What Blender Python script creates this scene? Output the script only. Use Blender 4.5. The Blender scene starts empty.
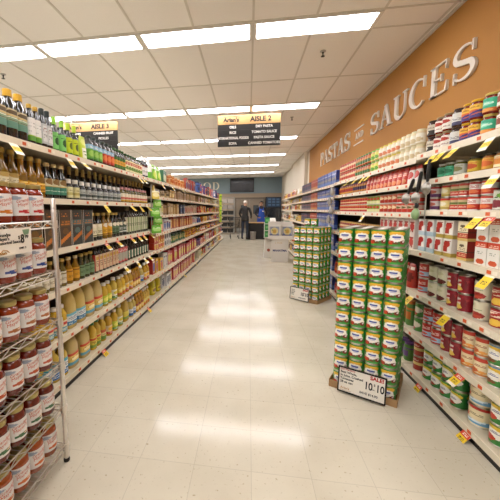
import bpy, math, random
from mathutils import Vector, Matrix
random.seed(7)
C = bpy.context.scene.collection
PI = math.pi
R = math.radians

# ------------------------------------------------------------------ helpers
def lin(h):
    if isinstance(h, tuple): return h
    o = []
    for i in (0, 2, 4):
        c = int(h[i:i+2], 16) / 255
        o.append(c/12.92 if c <= .04045 else ((c+.055)/1.055)**2.4)
    return tuple(o)

MATS = {}
def mat(key, col='888888', rough=.5, metal=0., coat=0., trans=0., emit=None, estr=0., noise=None, spec=.5, ior=1.45):
    if key in MATS: return MATS[key]
    m = bpy.data.materials.new(key); m.use_nodes = True
    nt = m.node_tree; b = nt.nodes['Principled BSDF']
    c = lin(col)
    b.inputs['Base Color'].default_value = (*c, 1)
    b.inputs['Roughness'].default_value = rough
    b.inputs['Metallic'].default_value = metal
    b.inputs['Coat Weight'].default_value = coat
    b.inputs['Coat Roughness'].default_value = .08
    b.inputs['Transmission Weight'].default_value = trans
    b.inputs['Specular IOR Level'].default_value = spec
    b.inputs['IOR'].default_value = ior
    if emit:
        b.inputs['Emission Color'].default_value = (*lin(emit), 1)
        b.inputs['Emission Strength'].default_value = estr
    if noise:
        sc, amt = noise
        tc = nt.nodes.new('ShaderNodeTexCoord'); n = nt.nodes.new('ShaderNodeTexNoise')
        n.inputs['Scale'].default_value = sc; n.inputs['Detail'].default_value = 4
        mx = nt.nodes.new('ShaderNodeMix'); mx.data_type = 'RGBA'
        mx.inputs[6].default_value = (*[x*(1-amt) for x in c], 1)
        mx.inputs[7].default_value = (*[min(1, x*(1+amt)) for x in c], 1)
        nt.links.new(tc.outputs['Object'], n.inputs['Vector'])
        nt.links.new(n.outputs['Fac'], mx.inputs[0])
        nt.links.new(mx.outputs[2], b.inputs['Base Color'])
    MATS[key] = m
    return m

def print_mat(key, rough, coat=0.):
    if key in MATS: return MATS[key]
    m = mat(key, 'ffffff', rough, coat=coat)
    nt = m.node_tree
    a = nt.nodes.new('ShaderNodeAttribute'); a.attribute_name = 'Col'
    nt.links.new(a.outputs['Color'], nt.nodes['Principled BSDF'].inputs['Base Color'])
    return m
PAPER = print_mat('printed_paper', .55)
GLOSS = print_mat('glossy_print', .3, .3)

class MB:
    def __init__(s): s.v = []; s.f = []; s.c = []
    def face(s, idx, col=None): s.f.append(tuple(idx)); s.c.append(col)
    def quad(s, a, b, c, d, col=None):
        n = len(s.v); s.v += [tuple(a), tuple(b), tuple(c), tuple(d)]; s.face((n, n+1, n+2, n+3), col)
    def box(s, x0, x1, y0, y1, z0, z1, col=None):
        n = len(s.v)
        s.v += [(x0,y0,z0),(x1,y0,z0),(x1,y1,z0),(x0,y1,z0),(x0,y0,z1),(x1,y0,z1),(x1,y1,z1),(x0,y1,z1)]
        for q in ((3,2,1,0),(4,5,6,7),(0,1,5,4),(1,2,6,5),(2,3,7,6),(3,0,4,7)): s.face([n+i for i in q], col)
    def lathe(s, prof, n=14, sq=2., col=None, ax=1., ay=1., cap0=True, cap1=True, cx=0, cy=0):
        st = len(s.v)
        for r, z in prof:
            for i in range(n):
                x, y = sup(2*PI*i/n, sq); s.v.append((cx+r*x*ax, cy+r*y*ay, z))
        for j in range(len(prof)-1):
            cc = col(prof[j], prof[j+1]) if callable(col) else col
            for i in range(n):
                k = (i+1) % n
                s.face((st+j*n+i, st+j*n+k, st+(j+1)*n+k, st+(j+1)*n+i), cc)
        c0 = col(prof[0], prof[0]) if callable(col) else col
        c1 = col(prof[-1], prof[-1]) if callable(col) else col
        if cap0: s.face([st+i for i in range(n)][::-1], c0)
        if cap1: s.face([st+(len(prof)-1)*n+i for i in range(n)], c1)
    def tube(s, pts, r, n=6, col=None, closed=False):
        pts = [Vector(p) for p in pts]; st = len(s.v); m = len(pts)
        for i, p in enumerate(pts):
            if closed: t = pts[(i+1) % m] - pts[i-1]
            else: t = pts[min(i+1, m-1)] - pts[max(i-1, 0)]
            t.normalize(); a = Vector((0,0,1)) if abs(t.z) < .9 else Vector((1,0,0))
            u = t.cross(a).normalized(); w = t.cross(u)
            rr = r[i] if isinstance(r, (list, tuple)) else r
            for k in range(n):
                s.v.append(tuple(p + u*rr*math.cos(2*PI*k/n) + w*rr*math.sin(2*PI*k/n)))
        for i in range(m if closed else m-1):
            j = (i+1) % m
            for k in range(n):
                l = (k+1) % n
                s.face((st+i*n+k, st+j*n+k, st+j*n+l, st+i*n+l), col)
        if not closed:
            s.face([st+k for k in range(n)], col); s.face([st+(m-1)*n+k for k in range(n)][::-1], col)
    def mesh(s, name, m, smooth=False, ang=40):
        me = bpy.data.meshes.new(name); me.from_pydata(s.v, [], s.f)
        me.materials.append(m)
        if any(c is not None for c in s.c):
            at = me.color_attributes.new('Col', 'FLOAT_COLOR', 'CORNER')
            buf = []
            for f, c in zip(s.f, s.c):
                c = lin(c) if c else (.5, .5, .5)
                buf += [c[0], c[1], c[2], 1.] * len(f)
            at.data.foreach_set('color', buf)
        me.validate(); me.update()
        if smooth:
            me.set_sharp_from_angle(angle=R(ang))
            me.polygons.foreach_set('use_smooth', [True]*len(me.polygons))
        return me
    def build(s, name, m, parent=None, smooth=False, loc=(0,0,0), rz=0., label=None):
        return link(name, s.mesh(name, m, smooth), parent, loc, rz, label)

def sup(t, e=2.):
    c, s_ = math.cos(t), math.sin(t)
    if e == 2.: return c, s_
    return math.copysign(abs(c)**(2/e), c), math.copysign(abs(s_)**(2/e), s_)

def link(name, me, parent=None, loc=(0,0,0), rz=0., label=None):
    o = bpy.data.objects.new(name, me); C.objects.link(o)
    o.location = loc; o.rotation_euler = (0, 0, rz)
    if parent: o.parent = parent
    if label: o['label'] = label
    return o
LABELS = {}
def tag(o, label, cat, group=None):
    n = len(label.split())
    if not 4 <= n <= 16: print('LABEL LEN', n, label)
    if label in LABELS: print('DUPLICATE LABEL', label)
    LABELS[label] = 1
    o['label'] = label; o['category'] = cat
    if group: o['group'] = group
    return o
def struct(o): o['kind'] = 'structure'; return o
def thing(name, label, cat, loc=(0,0,0), rz=0., group=None):
    o = bpy.data.objects.new(name, None); C.objects.link(o); o.empty_display_size = .1
    o.location = loc; o.rotation_euler = (0,0,rz)
    return tag(o, label, cat, group)
ORD = ('first second third fourth fifth sixth seventh eighth ninth tenth eleventh twelfth thirteenth fourteenth fifteenth sixteenth seventeenth eighteenth nineteenth twentieth').split()
def ordw(i):
    if i < 20: return ORD[i]
    t = ('twenty','thirty','forty','fifty','sixty')[(i+1)//10-2]
    return (t[:-1]+'ieth') if (i+1) % 10 == 0 else t+'-'+ORD[(i+1) % 10-1]

TXT = {}
def text_mesh(s, size, m, ext=.001, align='LEFT', bold=0.):
    key = (s, size, m.name, ext, align, bold)
    if key in TXT: return TXT[key]
    cu = bpy.data.curves.new('text', 'FONT'); cu.body = s; cu.size = size; cu.extrude = ext
    cu.align_x = align; cu.align_y = 'CENTER'; cu.offset = bold; cu.resolution_u = 3
    o = bpy.data.objects.new('text', cu); C.objects.link(o)
    dg = bpy.context.evaluated_depsgraph_get(); dg.update()
    me = bpy.data.meshes.new_from_object(o.evaluated_get(dg)); me.materials.clear(); me.materials.append(m)
    bpy.data.objects.remove(o); me.name = 'lettering'
    TXT[key] = me
    return me
def basis(x, y, z, loc):
    x, y, z = Vector(x).normalized(), Vector(y).normalized(), Vector(z).normalized()
    return Matrix(((x.x,y.x,z.x,loc[0]),(x.y,y.y,z.y,loc[1]),(x.z,y.z,z.z,loc[2]),(0,0,0,1)))
def letter(s, size, m, parent, xyz, align='LEFT', ext=.001, sx=1., bold=0., name='lettering'):
    """lettering lying in the parent's local XY plane, facing local +Z"""
    o = link(name, text_mesh(s, size, m, ext, align, bold), parent)
    o.location = xyz; o.scale = (sx, 1, 1)
    return o

# ------------------------------------------------------------------ camera
F_PX, PX, PY = 304.5, 201., 241.2
YAW, PITCH, ROLL = -.154, .103, -.0045
CAMZ = 1.3716
cy_, sy_, cp_, sp_ = math.cos(YAW), math.sin(YAW), math.cos(PITCH), math.sin(PITCH)
FW = Vector((sy_*cp_, cy_*cp_, -sp_)); RT0 = Vector((cy_, -sy_, 0)); UP0 = RT0.cross(FW)
RT = RT0*math.cos(ROLL) + UP0*math.sin(ROLL); UP = UP0*math.cos(ROLL) - RT0*math.sin(ROLL)
cam = bpy.data.cameras.new('camera'); co = bpy.data.objects.new('camera', cam); C.objects.link(co)
cam.sensor_fit = 'HORIZONTAL'; cam.sensor_width = 36; cam.lens = F_PX*36/500
cam.shift_x = (250-PX)/500; cam.shift_y = -(250-PY)/500
cam.clip_start = .05; cam.clip_end = 200
co.matrix_world = basis(RT, UP, -FW, (0, 0, CAMZ))
bpy.context.scene.camera = co

def y_at(px, x, z):
    """distance down the aisle at which the line (x, *, z) reaches this place in the photograph"""
    k = (px-PX)/F_PX; v = RT - k*FW; dz = z-CAMZ
    return -(v.x*x + v.z*dz)/v.y

# ------------------------------------------------------------------ dimensions
CEIL = 3.246; WALLX = 1.914; BACKY = 18.44
def lip_l(y): return -1.40 + .0186*y
LIP_R = 1.30
SKEW = math.atan(.0186)

# ------------------------------------------------------------------ room
def floor_mat():
    m = bpy.data.materials.new('vinyl_tile'); m.use_nodes = True
    nt = m.node_tree; N = nt.nodes; L = nt.links; b = N['Principled BSDF']
    tc = N.new('ShaderNodeTexCoord'); mp = N.new('ShaderNodeMapping')
    mp.inputs['Location'].default_value = (.884, -1.796, 0)
    L.new(tc.outputs['Object'], mp.inputs['Vector'])
    br = N.new('ShaderNodeTexBrick'); br.offset = 0; br.squash = 1
    br.inputs['Scale'].default_value = 1/.3048; br.inputs['Mortar Size'].default_value = .006
    br.inputs['Mortar Smooth'].default_value = .3
    br.inputs['Brick Width'].default_value = 1; br.inputs['Row Height'].default_value = 1
    br.inputs['Color1'].default_value = (*lin('d0c8b3'), 1); br.inputs['Color2'].default_value = (*lin('ccc4af'), 1)
    br.inputs['Mortar'].default_value = (*lin('bab29f'), 1)
    L.new(mp.outputs['Vector'], br.inputs['Vector'])
    n1 = N.new('ShaderNodeTexNoise'); n1.inputs['Scale'].default_value = 55; n1.inputs['Detail'].default_value = 3
    L.new(tc.outputs['Object'], n1.inputs['Vector'])
    cr = N.new('ShaderNodeValToRGB'); cr.color_ramp.elements[0].position = .25; cr.color_ramp.elements[1].position = .36
    cr.color_ramp.elements[0].color = (.62, .56, .46, 1); cr.color_ramp.elements[1].color = (1, 1, 1, 1)
    L.new(n1.outputs['Fac'], cr.inputs[0])
    n2 = N.new('ShaderNodeTexNoise'); n2.inputs['Scale'].default_value = 2.2; n2.inputs['Detail'].default_value = 5
    L.new(tc.outputs['Object'], n2.inputs['Vector'])
    cr2 = N.new('ShaderNodeValToRGB'); cr2.color_ramp.elements[0].color = (.9, .89, .87, 1); cr2.color_ramp.elements[1].color = (1, 1, 1, 1)
    cr2.color_ramp.elements[0].position = .35; cr2.color_ramp.elements[1].position = .6
    L.new(n2.outputs['Fac'], cr2.inputs[0])
    m1 = N.new('ShaderNodeMix'); m1.data_type = 'RGBA'; m1.blend_type = 'MULTIPLY'; m1.inputs[0].default_value = 1
    m2 = N.new('ShaderNodeMix'); m2.data_type = 'RGBA'; m2.blend_type = 'MULTIPLY'; m2.inputs[0].default_value = 1
    L.new(br.outputs['Color'], m1.inputs[6]); L.new(cr.outputs['Color'], m1.inputs[7])
    L.new(m1.outputs[2], m2.inputs[6]); L.new(cr2.outputs['Color'], m2.inputs[7])
    L.new(m2.outputs[2], b.inputs['Base Color'])
    mr = N.new('ShaderNodeMapRange'); mr.inputs['To Min'].default_value = .09; mr.inputs['To Max'].default_value = .17
    L.new(n2.outputs['Fac'], mr.inputs['Value']); L.new(mr.outputs['Result'], b.inputs['Roughness'])
    bp = N.new('ShaderNodeBump'); bp.inputs['Strength'].default_value = .03; bp.inputs['Distance'].default_value = .01
    n3 = N.new('ShaderNodeTexNoise'); n3.inputs['Scale'].default_value = 9; n3.inputs['Detail'].default_value = 2
    L.new(tc.outputs['Object'], n3.inputs['Vector']); L.new(n3.outputs['Fac'], bp.inputs['Height']); L.new(bp.outputs['Normal'], b.inputs['Normal'])
    b.inputs['Specular IOR Level'].default_value = .26
    return m

XL, YN = -9.0, -3.0
b = MB(); b.box(XL, WALLX+.2, YN, BACKY+.2, -.1, 0); struct(b.build('floor', floor_mat()))
M_CEIL = mat('ceiling_tile', 'f4efe9', .9, noise=(140, .05))
b = MB(); b.box(XL, WALLX+.2, YN, BACKY+.2, CEIL, CEIL+.1); struct(b.build('ceiling', M_CEIL))
M_ORANGE = mat('ochre_paint', 'b27c3a', .75, noise=(3, .04))
M_CREAM = mat('cream_paint', 'd8cdb9', .8, noise=(3, .03))
M_TEAL = mat('teal_paint', '83949a', .8, noise=(2, .05))
M_TAUPE = mat('taupe_paint', 'a3917c', .8, noise=(2, .05))
b = MB(); b.box(WALLX, WALLX+.2, YN, 10.35, 0, CEIL); struct(b.build('wall_right', M_ORANGE))
b = MB(); b.box(WALLX, WALLX+.2, 10.35, BACKY, 0, CEIL); b.box(WALLX-.10, WALLX, 10.6, 13.7, 0, CEIL); 
struct(b.build('wall_right', M_CREAM))
b = MB(); b.box(XL, WALLX+.2, BACKY, BACKY+.2, 2.32, CEIL); struct(b.build('wall_back', M_TEAL))
b = MB(); b.box(XL, -.80, BACKY, BACKY+.2, 0, 2.32); b.box(.95, WALLX+.2, BACKY, BACKY+.2, 0, 2.32); b.box(-.80, .95, BACKY, BACKY+.2, 2.08, 2.32)
struct(b.build('wall_back', M_TAUPE))
# ceiling grid bars
M_BAR = mat('grid_bar', 'd6cfc4', .5)
b = MB()
x = .027 - .6096*14
while x < WALLX:
    b.box(x-.011, x+.011, YN, BACKY, CEIL-.006, CEIL+.01); x += .6096
ROWS = [3.455 + 2.48*k for k in range(-2, 6)]
for yc in ROWS:
    for yy in (yc-.158, yc+.158, yc+1.32):
        b.box(XL, WALLX, yy-.011, yy+.011, CEIL-.0055, CEIL+.01)
struct(b.build('trim_1', M_BAR))
b = MB(); b.box(WALLX-.022, WALLX, YN, 10.35, CEIL-.022, CEIL); struct(b.build('trim_2', M_BAR))
b = MB(); b.box(WALLX-.012, WALLX, YN, 10.35, 0, .1); struct(b.build('baseboard_right', mat('vinyl_base', '2b2622', .5)))

# lights
LIGHT_E, WORLD_E, EXPOSURE = 17.0, .48, 0.27
M_DIFF = mat('lit_diffuser', 'ffffff', .4, emit='f8f6fb', estr=LIGHT_E)
M_HOUS = mat('fixture_white', 'e6e0d6', .5)
fr = MB()
fr.box(-.605, .605, -.150, -.136, -.02, .0); fr.box(-.605, .605, .136, .150, -.02, .0)
fr.box(-.605, -.572, -.136, .136, -.02, .0); fr.box(.572, .605, -.136, .136, -.02, .0)
FRAME = fr.mesh('fixture_frame', M_HOUS)
df = MB(); df.box(-.572, .572, -.136, .136, -.014, -.002); DIFF = df.mesh('diffuser', M_DIFF)
rn = ['behind the viewer', 'overhead of the viewer', 'first', 'second', 'third', 'fourth', 'fifth', 'farthest']
for i, yc in enumerate(ROWS):
    for k in range(0, 6):
        xc = .027 + .6096 - 1.2192*k
        pos = ('at its right end',)[0] if k == 0 else ordw(k)+' from its right end'
        row = rn[i] if i < 2 else rn[i]+' row of the ceiling'
        t = thing('ceiling_light', f'lit fluorescent ceiling fixture, {row}, {pos}', 'ceiling light', (xc, yc, CEIL-.001), 0, 'fluorescent ceiling lights')
        link('frame', FRAME, t); link('diffuser', DIFF, t)

# sprinklers
M_DARK = mat('dark_metal', '2c2824', .4, .6)
M_STEEL = mat('steel', 'b9b5ae', .3, 1.)
for (x, y, d) in ((.857, 4.02, 'near the orange wall before the second light row'), (.859, 6.653, 'beyond the second light row on the right'), (-3.366, 3.947, 'far left above the oil bottles')):
    t = thing('sprinkler_head', 'small dark sprinkler head ' + d, 'sprinkler', (x, y, CEIL), 0, 'ceiling sprinklers')
    q = MB(); q.lathe([(.035,-.001),(.035,-.008),(.018,-.014)][::-1], 12); q.build('escutcheon', M_STEEL, t)
    q = MB(); q.lathe([(.022,-.062),(.022,-.058),(.006,-.056),(.008,-.03),(.012,-.012)], 10); q.build('nozzle', M_DARK, t)

# ------------------------------------------------------------------ printed artwork
def art(u, v, base, L):
    c = base
    for l in L:
        k = l[0]
        if k == 'b':
            if l[1] <= v <= l[2]: c = l[3]
        elif k == 'r':
            if l[1] <= u <= l[3] and l[2] <= v <= l[4]: c = l[5]
        elif k == 'e':
            if ((u-l[1])/l[3])**2 + ((v-l[2])/l[4])**2 <= 1: c = l[5]
        elif k == 'd':      # slanted band
            if l[1] <= v - l[3]*(u-.5) <= l[2] and .08 < u < .92: c = l[4]
        elif k == 'x':      # broken line of small marks
            if l[1] <= u <= l[3] and l[2] <= v <= l[4]:
                row = int((v-l[2])/.036)
                if row % 2 == 0 and (math.sin(int(u*16)*12.9898+row*78.233+l[6])*43758.5453) % 1 < .74: c = l[5]
    return c

def wrap(b, r, z0, z1, base, L, span=PI, nu=28, nv=28, sq=2., ax=1., ay=1., full=False, taper=0., rep=1):
    """label round a body, centred on the front (-Y)"""
    n = nu*(2 if full else 1); sp = 2*PI if full else span
    st = len(b.v)
    for j in range(nv+1):
        z = z0+(z1-z0)*j/nv; rr = r - taper*j/nv
        for i in range(n+1):
            x, y = sup(-PI/2 - sp/2 + sp*i/n, sq); b.v.append((rr*x*ax, rr*y*ay, z))
    for j in range(nv):
        for i in range(n):
            u = (i+.5)/n; v = (j+.5)/nv
            if full: u = (u*2*rep - .5*rep*2 + .5) % 1.
            a = st+j*(n+1)+i
            b.face((a, a+1, a+n+2, a+n+1), art(u, v, base, L))

class Design:
    def __init__(s, kind, cat, parts, w, d, h): s.kind, s.cat, s.parts, s.w, s.d, s.h = kind, cat, parts, w, d, h

def G(col, kind='glass'):
    if kind == 'oil': return mat('oil_'+col, col, .10, coat=.6, trans=.22)
    return mat('glass_'+col, col, .12, coat=.8)
def PL(col, rough=.35): return mat('plastic_'+col, col, rough)
def LID(col): return mat('lid_'+col, col, .3, metal=.55)

def jar(r, h, sauce, lid, base, L, v0=.14, v1=.70, kind='sauce_jar', cat='jar', n=16):
    b = MB(); b.lathe([(r*.9,0),(r,.06*h),(r,.74*h),(r*.92,.81*h),(r*.74,.86*h),(r*.74,.9*h)], n)
    body = b.mesh('jar_body', G(sauce), True)
    q = MB(); q.lathe([(r*.82,.885*h),(r*.84,.9*h),(r*.84,.99*h),(r*.78,h)], n); lid_ = q.mesh('lid', LID(lid), True)
    w = MB(); wrap(w, r+.0008, v0*h, v1*h, base, L, span=R(230), nu=34, nv=28); lab = w.mesh('paper_label', PAPER, True)
    return Design(kind, cat, [('', body), ('lid', lid_), ('paper_label', lab)], 2*r, 2*r, h)

def bottle(r, h, col, cap, base, L, v0=.12, v1=.55, sq=2., kind='oil_bottle', cat='bottle', oil=False, neck=.34, shoulder=.62, capfrac=.09, n=16, neckr=None, ay=1., capmat=None):
    nr = neckr or r*neck
    b = MB(); b.lathe([(r*.93,0),(r,.02*h),(r,shoulder*h),(r*.86,(shoulder+.06)*h),(nr*1.15,(shoulder+.16)*h),(nr,(shoulder+.20)*h),(nr,(1-capfrac)*h)], n, sq, ay=ay)
    body = b.mesh('bottle_body', G(col, 'oil' if oil else 'glass'), True)
    q = MB(); q.lathe([(nr*1.28,(1-capfrac-.012)*h),(nr*1.28,.99*h),(nr*1.1,h)], 12); c_ = q.mesh('cap', capmat or PL(cap), True)
    w = MB(); wrap(w, r*1.012, v0*h, v1*h, base, L, span=R(210), nu=26, nv=28, sq=sq, ay=ay); lab = w.mesh('paper_label', PAPER, True)
    return Design(kind, cat, [('', body), ('cap', c_), ('paper_label', lab)], 2*r, 2*r*ay, h)

def jug(w, d, h, col, cap, base, L, kind='oil_jug', lab=(.12,.42)):
    r = w/2; ay = d/w
    b = MB(); b.lathe([(r*.93,0),(r,.03*h),(r,.55*h),(r*.92,.68*h),(r*.62,.86*h),(r*.26,.94*h),(r*.22,.965*h)], 20, 3.2, ay=ay)
    body = b.mesh('jug_body', G(col, 'oil'), True)
    q = MB(); q.lathe([(r*.29,.945*h),(r*.29,.995*h),(r*.25,h)], 12); c_ = q.mesh('cap', PL(cap), True)
    hd = MB(); hd.tube([(r*.98,0,.50*h),(r*1.02,0,.60*h),(r*.95,0,.73*h),(r*.72,0,.86*h),(r*.40,0,.925*h)], d*.10, 8); hm = hd.mesh('handle', G(col, 'oil'), True)
    lb = MB(); wrap(lb, r*1.012, lab[0]*h, lab[1]*h, base, L, span=R(150), nu=26, nv=24, sq=3.2, ay=ay); lm = lb.mesh('paper_label', PAPER, True)
    return Design(kind, 'jug', [('', body), ('cap', c_), ('handle', hm), ('paper_label', lm)], w*1.05, d, h)

M_TIN = mat('tin_plate', 'c9c4b8', .28, 1.)
def can(r, h, base, L, kind='food_can', nu=28, nv=28, rep=1):
    b = MB(); b.lathe([(r*.94,.0),(r*1.015,.0005),(r*1.015,.004),(r*.985,.006),(r*.985,h-.006),(r*1.015,h-.004),(r*1.015,h),(r*.95,h),(r*.93,h-.005)], 24)
    body = b.mesh('can_body', M_TIN, True, 30)
    w = MB(); wrap(w, r+.0005, .007, h-.007, base, L, nu=nu, nv=nv, full=True); lab = w.mesh('paper_label', GLOSS, True)
    return Design(kind, 'can', [('', body), ('paper_label', lab)], 2*r*1.015, 2*r*1.015, h)

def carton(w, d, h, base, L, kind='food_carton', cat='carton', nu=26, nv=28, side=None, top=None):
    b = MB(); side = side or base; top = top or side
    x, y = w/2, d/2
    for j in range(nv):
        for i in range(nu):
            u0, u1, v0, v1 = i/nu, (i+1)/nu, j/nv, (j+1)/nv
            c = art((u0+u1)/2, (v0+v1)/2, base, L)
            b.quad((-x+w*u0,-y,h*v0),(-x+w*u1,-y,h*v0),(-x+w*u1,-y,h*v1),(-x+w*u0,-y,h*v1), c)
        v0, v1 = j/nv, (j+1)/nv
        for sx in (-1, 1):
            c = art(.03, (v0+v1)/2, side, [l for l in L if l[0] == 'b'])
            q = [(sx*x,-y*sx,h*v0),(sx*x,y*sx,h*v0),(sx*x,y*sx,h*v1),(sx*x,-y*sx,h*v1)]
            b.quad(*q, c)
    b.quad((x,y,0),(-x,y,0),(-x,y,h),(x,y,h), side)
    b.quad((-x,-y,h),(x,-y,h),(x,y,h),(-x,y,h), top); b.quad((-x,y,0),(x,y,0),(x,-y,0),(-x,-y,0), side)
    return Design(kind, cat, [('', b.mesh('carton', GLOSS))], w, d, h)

def pouch(w, d, h, base, L, kind='food_pouch', cat='pouch', nu=20, nv=24, spout=None):
    b = MB(); n = nu*2; st = 0
    for j in range(nv+1):
        t = j/nv; a = w/2*(1-.10*math.sin(PI*t)**2*0 - .12*t**3); dd = d/2*(math.cos(t*PI/2)**.7 if t < 1 else 0)+.003
        for i in range(n):
            x, y = sup(-PI + 2*PI*i/n, 2.4); b.v.append((a*x, dd*y, h*t))
    for j in range(nv):
        for i in range(n):
            k = (i+1) % n
            ang = -PI+2*PI*(i+.5)/n
            u = (ang+PI)/PI if ang < 0 else 1-ang/PI
            b.face((j*n+i, j*n+k, (j+1)*n+k, (j+1)*n+i), art(u, (j+.5)/nv, base, L))
    b.face([i for i in range(n)][::-1], base); b.face([nv*n+i for i in range(n)], base)
    return Design(kind, cat, [('', b.mesh('pouch', GLOSS, True, 50))], w, d, h)

def plain_jar(r, h, body, lid, base, L, v0=.1, v1=.72, kind='food_jar', cat='jar', n=12, neck=.8, shoulder=.78):
    """far away jar or bottle: one mesh"""
    b = MB(); z = [0, v0*h]
    b.lathe([(r*.95,0),(r,.03*h),(r,shoulder*h),(r*neck,(shoulder+.1)*h),(r*neck,.9*h)], n, col=body)
    b.lathe([(r*neck*1.08,.885*h),(r*neck*1.08,h)], n, col=lid)
    wrap(b, r+.001, v0*h, v1*h, base, L, span=R(220), nu=8, nv=8)
    return Design(kind, cat, [('', b.mesh('jar', GLOSS, True))], 2*r, 2*r, h)

def spawn(D, loc, rz, label, group=None, jit=.06):
    rz += random.uniform(-jit, jit)
    root = link(D.kind, D.parts[0][1], None, loc, rz)
    for nm, me in D.parts[1:]: link(nm, me, root)
    tag(root, label, D.cat, group)
    return root

# ------------------------------------------------------------------ shelving
M_SHELF = mat('shelf_enamel', 'cfc3a8', .4, noise=(8, .04))
M_LIP = mat('price_channel_cream', 'e3d8c0', .35)
M_BACK = mat('back_panel_grey', '57493a', .7)
M_KICK = mat('kick_black', '16130f', .45)
M_UP = mat('upright_cream', 'b9ab90', .45)
tg = MB(); tg.box(-.015, .015, -.0016, 0, -.010, .010); PRICE = tg.mesh('price_label', mat('price_orange', 'd9602c', .5))
tg = MB(); tg.box(-.016, .016, -.0012, 0, -.010, .010); PRICE2 = tg.mesh('price_label', mat('price_white', 'efe6d2', .5))
DEPTH = .46
def unit(side, label, y0, y1, heights, seed, top_panel=1.80, ends=(True, True)):
    """a run of shelving with its own local frame: x along the aisle, -y towards the aisle"""
    rnd = random.Random(seed)
    ln = y1-y0
    if side == 'L':
        xa = lip_l((y0+y1)/2); rz = PI/2 - SKEW; t = thing('shelving_unit', label, 'shelves', (xa, (y0+y1)/2, 0), rz)
    else:
        xa = LIP_R; rz = -PI/2; t = thing('shelving_unit', label, 'shelves', (xa, (y0+y1)/2, 0), rz)
    h = ln/2 - .006
    q = MB(); q.box(-h, h, DEPTH, DEPTH+.03, 0, top_panel); q.build('back_panel', M_BACK, t)
    q = MB(); q.box(-h, h, .012, .03, 0, heights[-1]-.035); q.build('kick_plate', M_KICK, t)
    for s, on in ((-1, ends[0]), (1, ends[1])):
        if on:
            q = MB(); q.box(s*h-(.036 if s > 0 else 0), s*h+(0 if s > 0 else .036), DEPTH-.035, DEPTH, 0, top_panel); q.build('upright', M_UP, t)
    for z in heights:
        q = MB(); q.box(-h, h, .006, DEPTH, z-.022, z); 
        s = q.build('shelf', M_SHELF, t)
        q = MB(); q.box(-h, h, 0, .006, z-.040, z+.002); q.build('price_channel', M_LIP, s)
        xx = -h + rnd.uniform(.05, .15)
        while xx < h-.03:
            link('price_label', PRICE, s, (xx, 0, z-.019))
            if rnd.random() < .5: link('price_label', PRICE2, s, (xx+.042, 0, z-.019))
            xx += rnd.uniform(.13, .27)
    return t
LA = [1.80, 1.455, 1.09, .785, .42, .085]
LB = [1.80, 1.565, 1.29, 1.03, .77, .41, .085]
RA = [1.79, 1.585, 1.36, 1.045, .715, .39, .08]
RBh = [1.77, 1.575, 1.335, 1.04, .715, .39, .08]
RCh = [1.76, 1.56, 1.36, 1.05, .715, .39, .08]
Y_AB, Y_BC, Y_CE = 4.26, 7.95, 13.9
unit('L', 'long left shelving unit nearest the wire rack holding cooking oils', .62, Y_AB, LA, 1)
unit('L', 'middle left shelving unit past the green hanging bags', Y_AB, Y_BC, LB, 2)
unit('L', 'farthest left shelving unit running to the back of store', Y_BC, Y_CE, LB, 3)
Y_RAB, Y_RBC, Y_RCD, Y_RE = 2.68, 5.03, 8.15, 12.6
unit('R', 'right shelving unit nearest the viewer full of cans and jars', .24, Y_RAB, RA, 4)
unit('R', 'right shelving unit behind the large green can stack', Y_RAB, Y_RBC, RBh, 5)
unit('R', 'right shelving unit full of blue boxes', Y_RBC, Y_RCD, RCh, 6)
unit('R', 'far right shelving unit of yellow packets beyond the blue boxes', Y_RCD, Y_RE, RCh, 7)

CUR = {}
BAYS = {'left near bay': (.66, Y_AB-.015), 'left middle bay': (Y_AB+.02, Y_BC-.02), 'right near bay': (.9, Y_RAB-.015), 'right second bay': (Y_RAB+.02, Y_RBC-.02)}
SHELFW = {6: ['top','second','third','fourth','fifth','bottom'], 7: ['top','second','third','fourth','fifth','sixth','bottom']}
def run(side, hs, k, bay, a, b_, D, desc, tiers=1, rows=1, px=True, gap=.004, inset=.035, rot=0, jit=.06, count=None, tierw=('lower','upper','topmost'), vary=None):
    """a row of one product along a shelf; a, b_ = extent (photo columns or metres along the aisle)"""
    z = hs[k]
    if px:
        xl = lip_l(3.) if side == 'L' else LIP_R
        zz = z + D.h*.4
        ys = []
        for p in (a, b_):
            y = y_at(p, xl, zz)
            if side == 'L':
                for _ in range(3): y = y_at(p, lip_l(y), zz)
            ys.append(y)
        y0, y1 = min(ys), max(ys)
        lo, hi = BAYS[bay]; y0 = max(y0, lo); y1 = min(y1, hi)
    else: y0, y1 = a, b_
    ck = (side, bay, k, inset > .1)
    y0 = max(y0, CUR.get(ck, -9)); 
    if y1-y0 < D.w: y1 = y0 + D.w + .002
    CUR[ck] = y1
    n = count or max(1, round((y1-y0)/(D.w+gap)))
    pitch = (y1-y0)/n
    if pitch < D.w: 
        n = max(1, int((y1-y0)/(D.w+.001))); pitch = max((y1-y0)/n, D.w+.001)
    loc = f'{bay} {SHELFW[len(hs)][k]} shelf'
    grp = f'{desc}s on the {loc}'
    for rr in range(rows):
        for t in range(tiers):
            for i in range(n):
                y = y0 + pitch*(i+.5)
                vr = vary if vary is not None else ('middle' in bay or 'far' in bay)
                d = inset + D.d/2 + rr*(D.d+.006) + random.uniform(0, .05 if vr and tiers == 1 else .006)
                if side == 'L': p = (lip_l(y)-d, y); rz = PI/2 - SKEW
                else: p = (LIP_R+d, y); rz = -PI/2
                pre = ''
                if rows > 1: pre += ('front ', 'rear ')[rr]
                if tiers > 1: pre += tierw[t] + ' '
                lab = (f'{pre}{ordw(i)} {desc} from near end, {loc}' if n > 1 else f'{pre}{desc} on {loc}')
                o = spawn(D, (p[0], p[1], z + t*(D.h+.0008) + .0006), rz+rot, lab, grp, jit)
                if vr and tiers == 1: o.scale = (random.uniform(.9, 1), 1, random.uniform(.82, 1.0))
    return y0, y1

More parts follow.
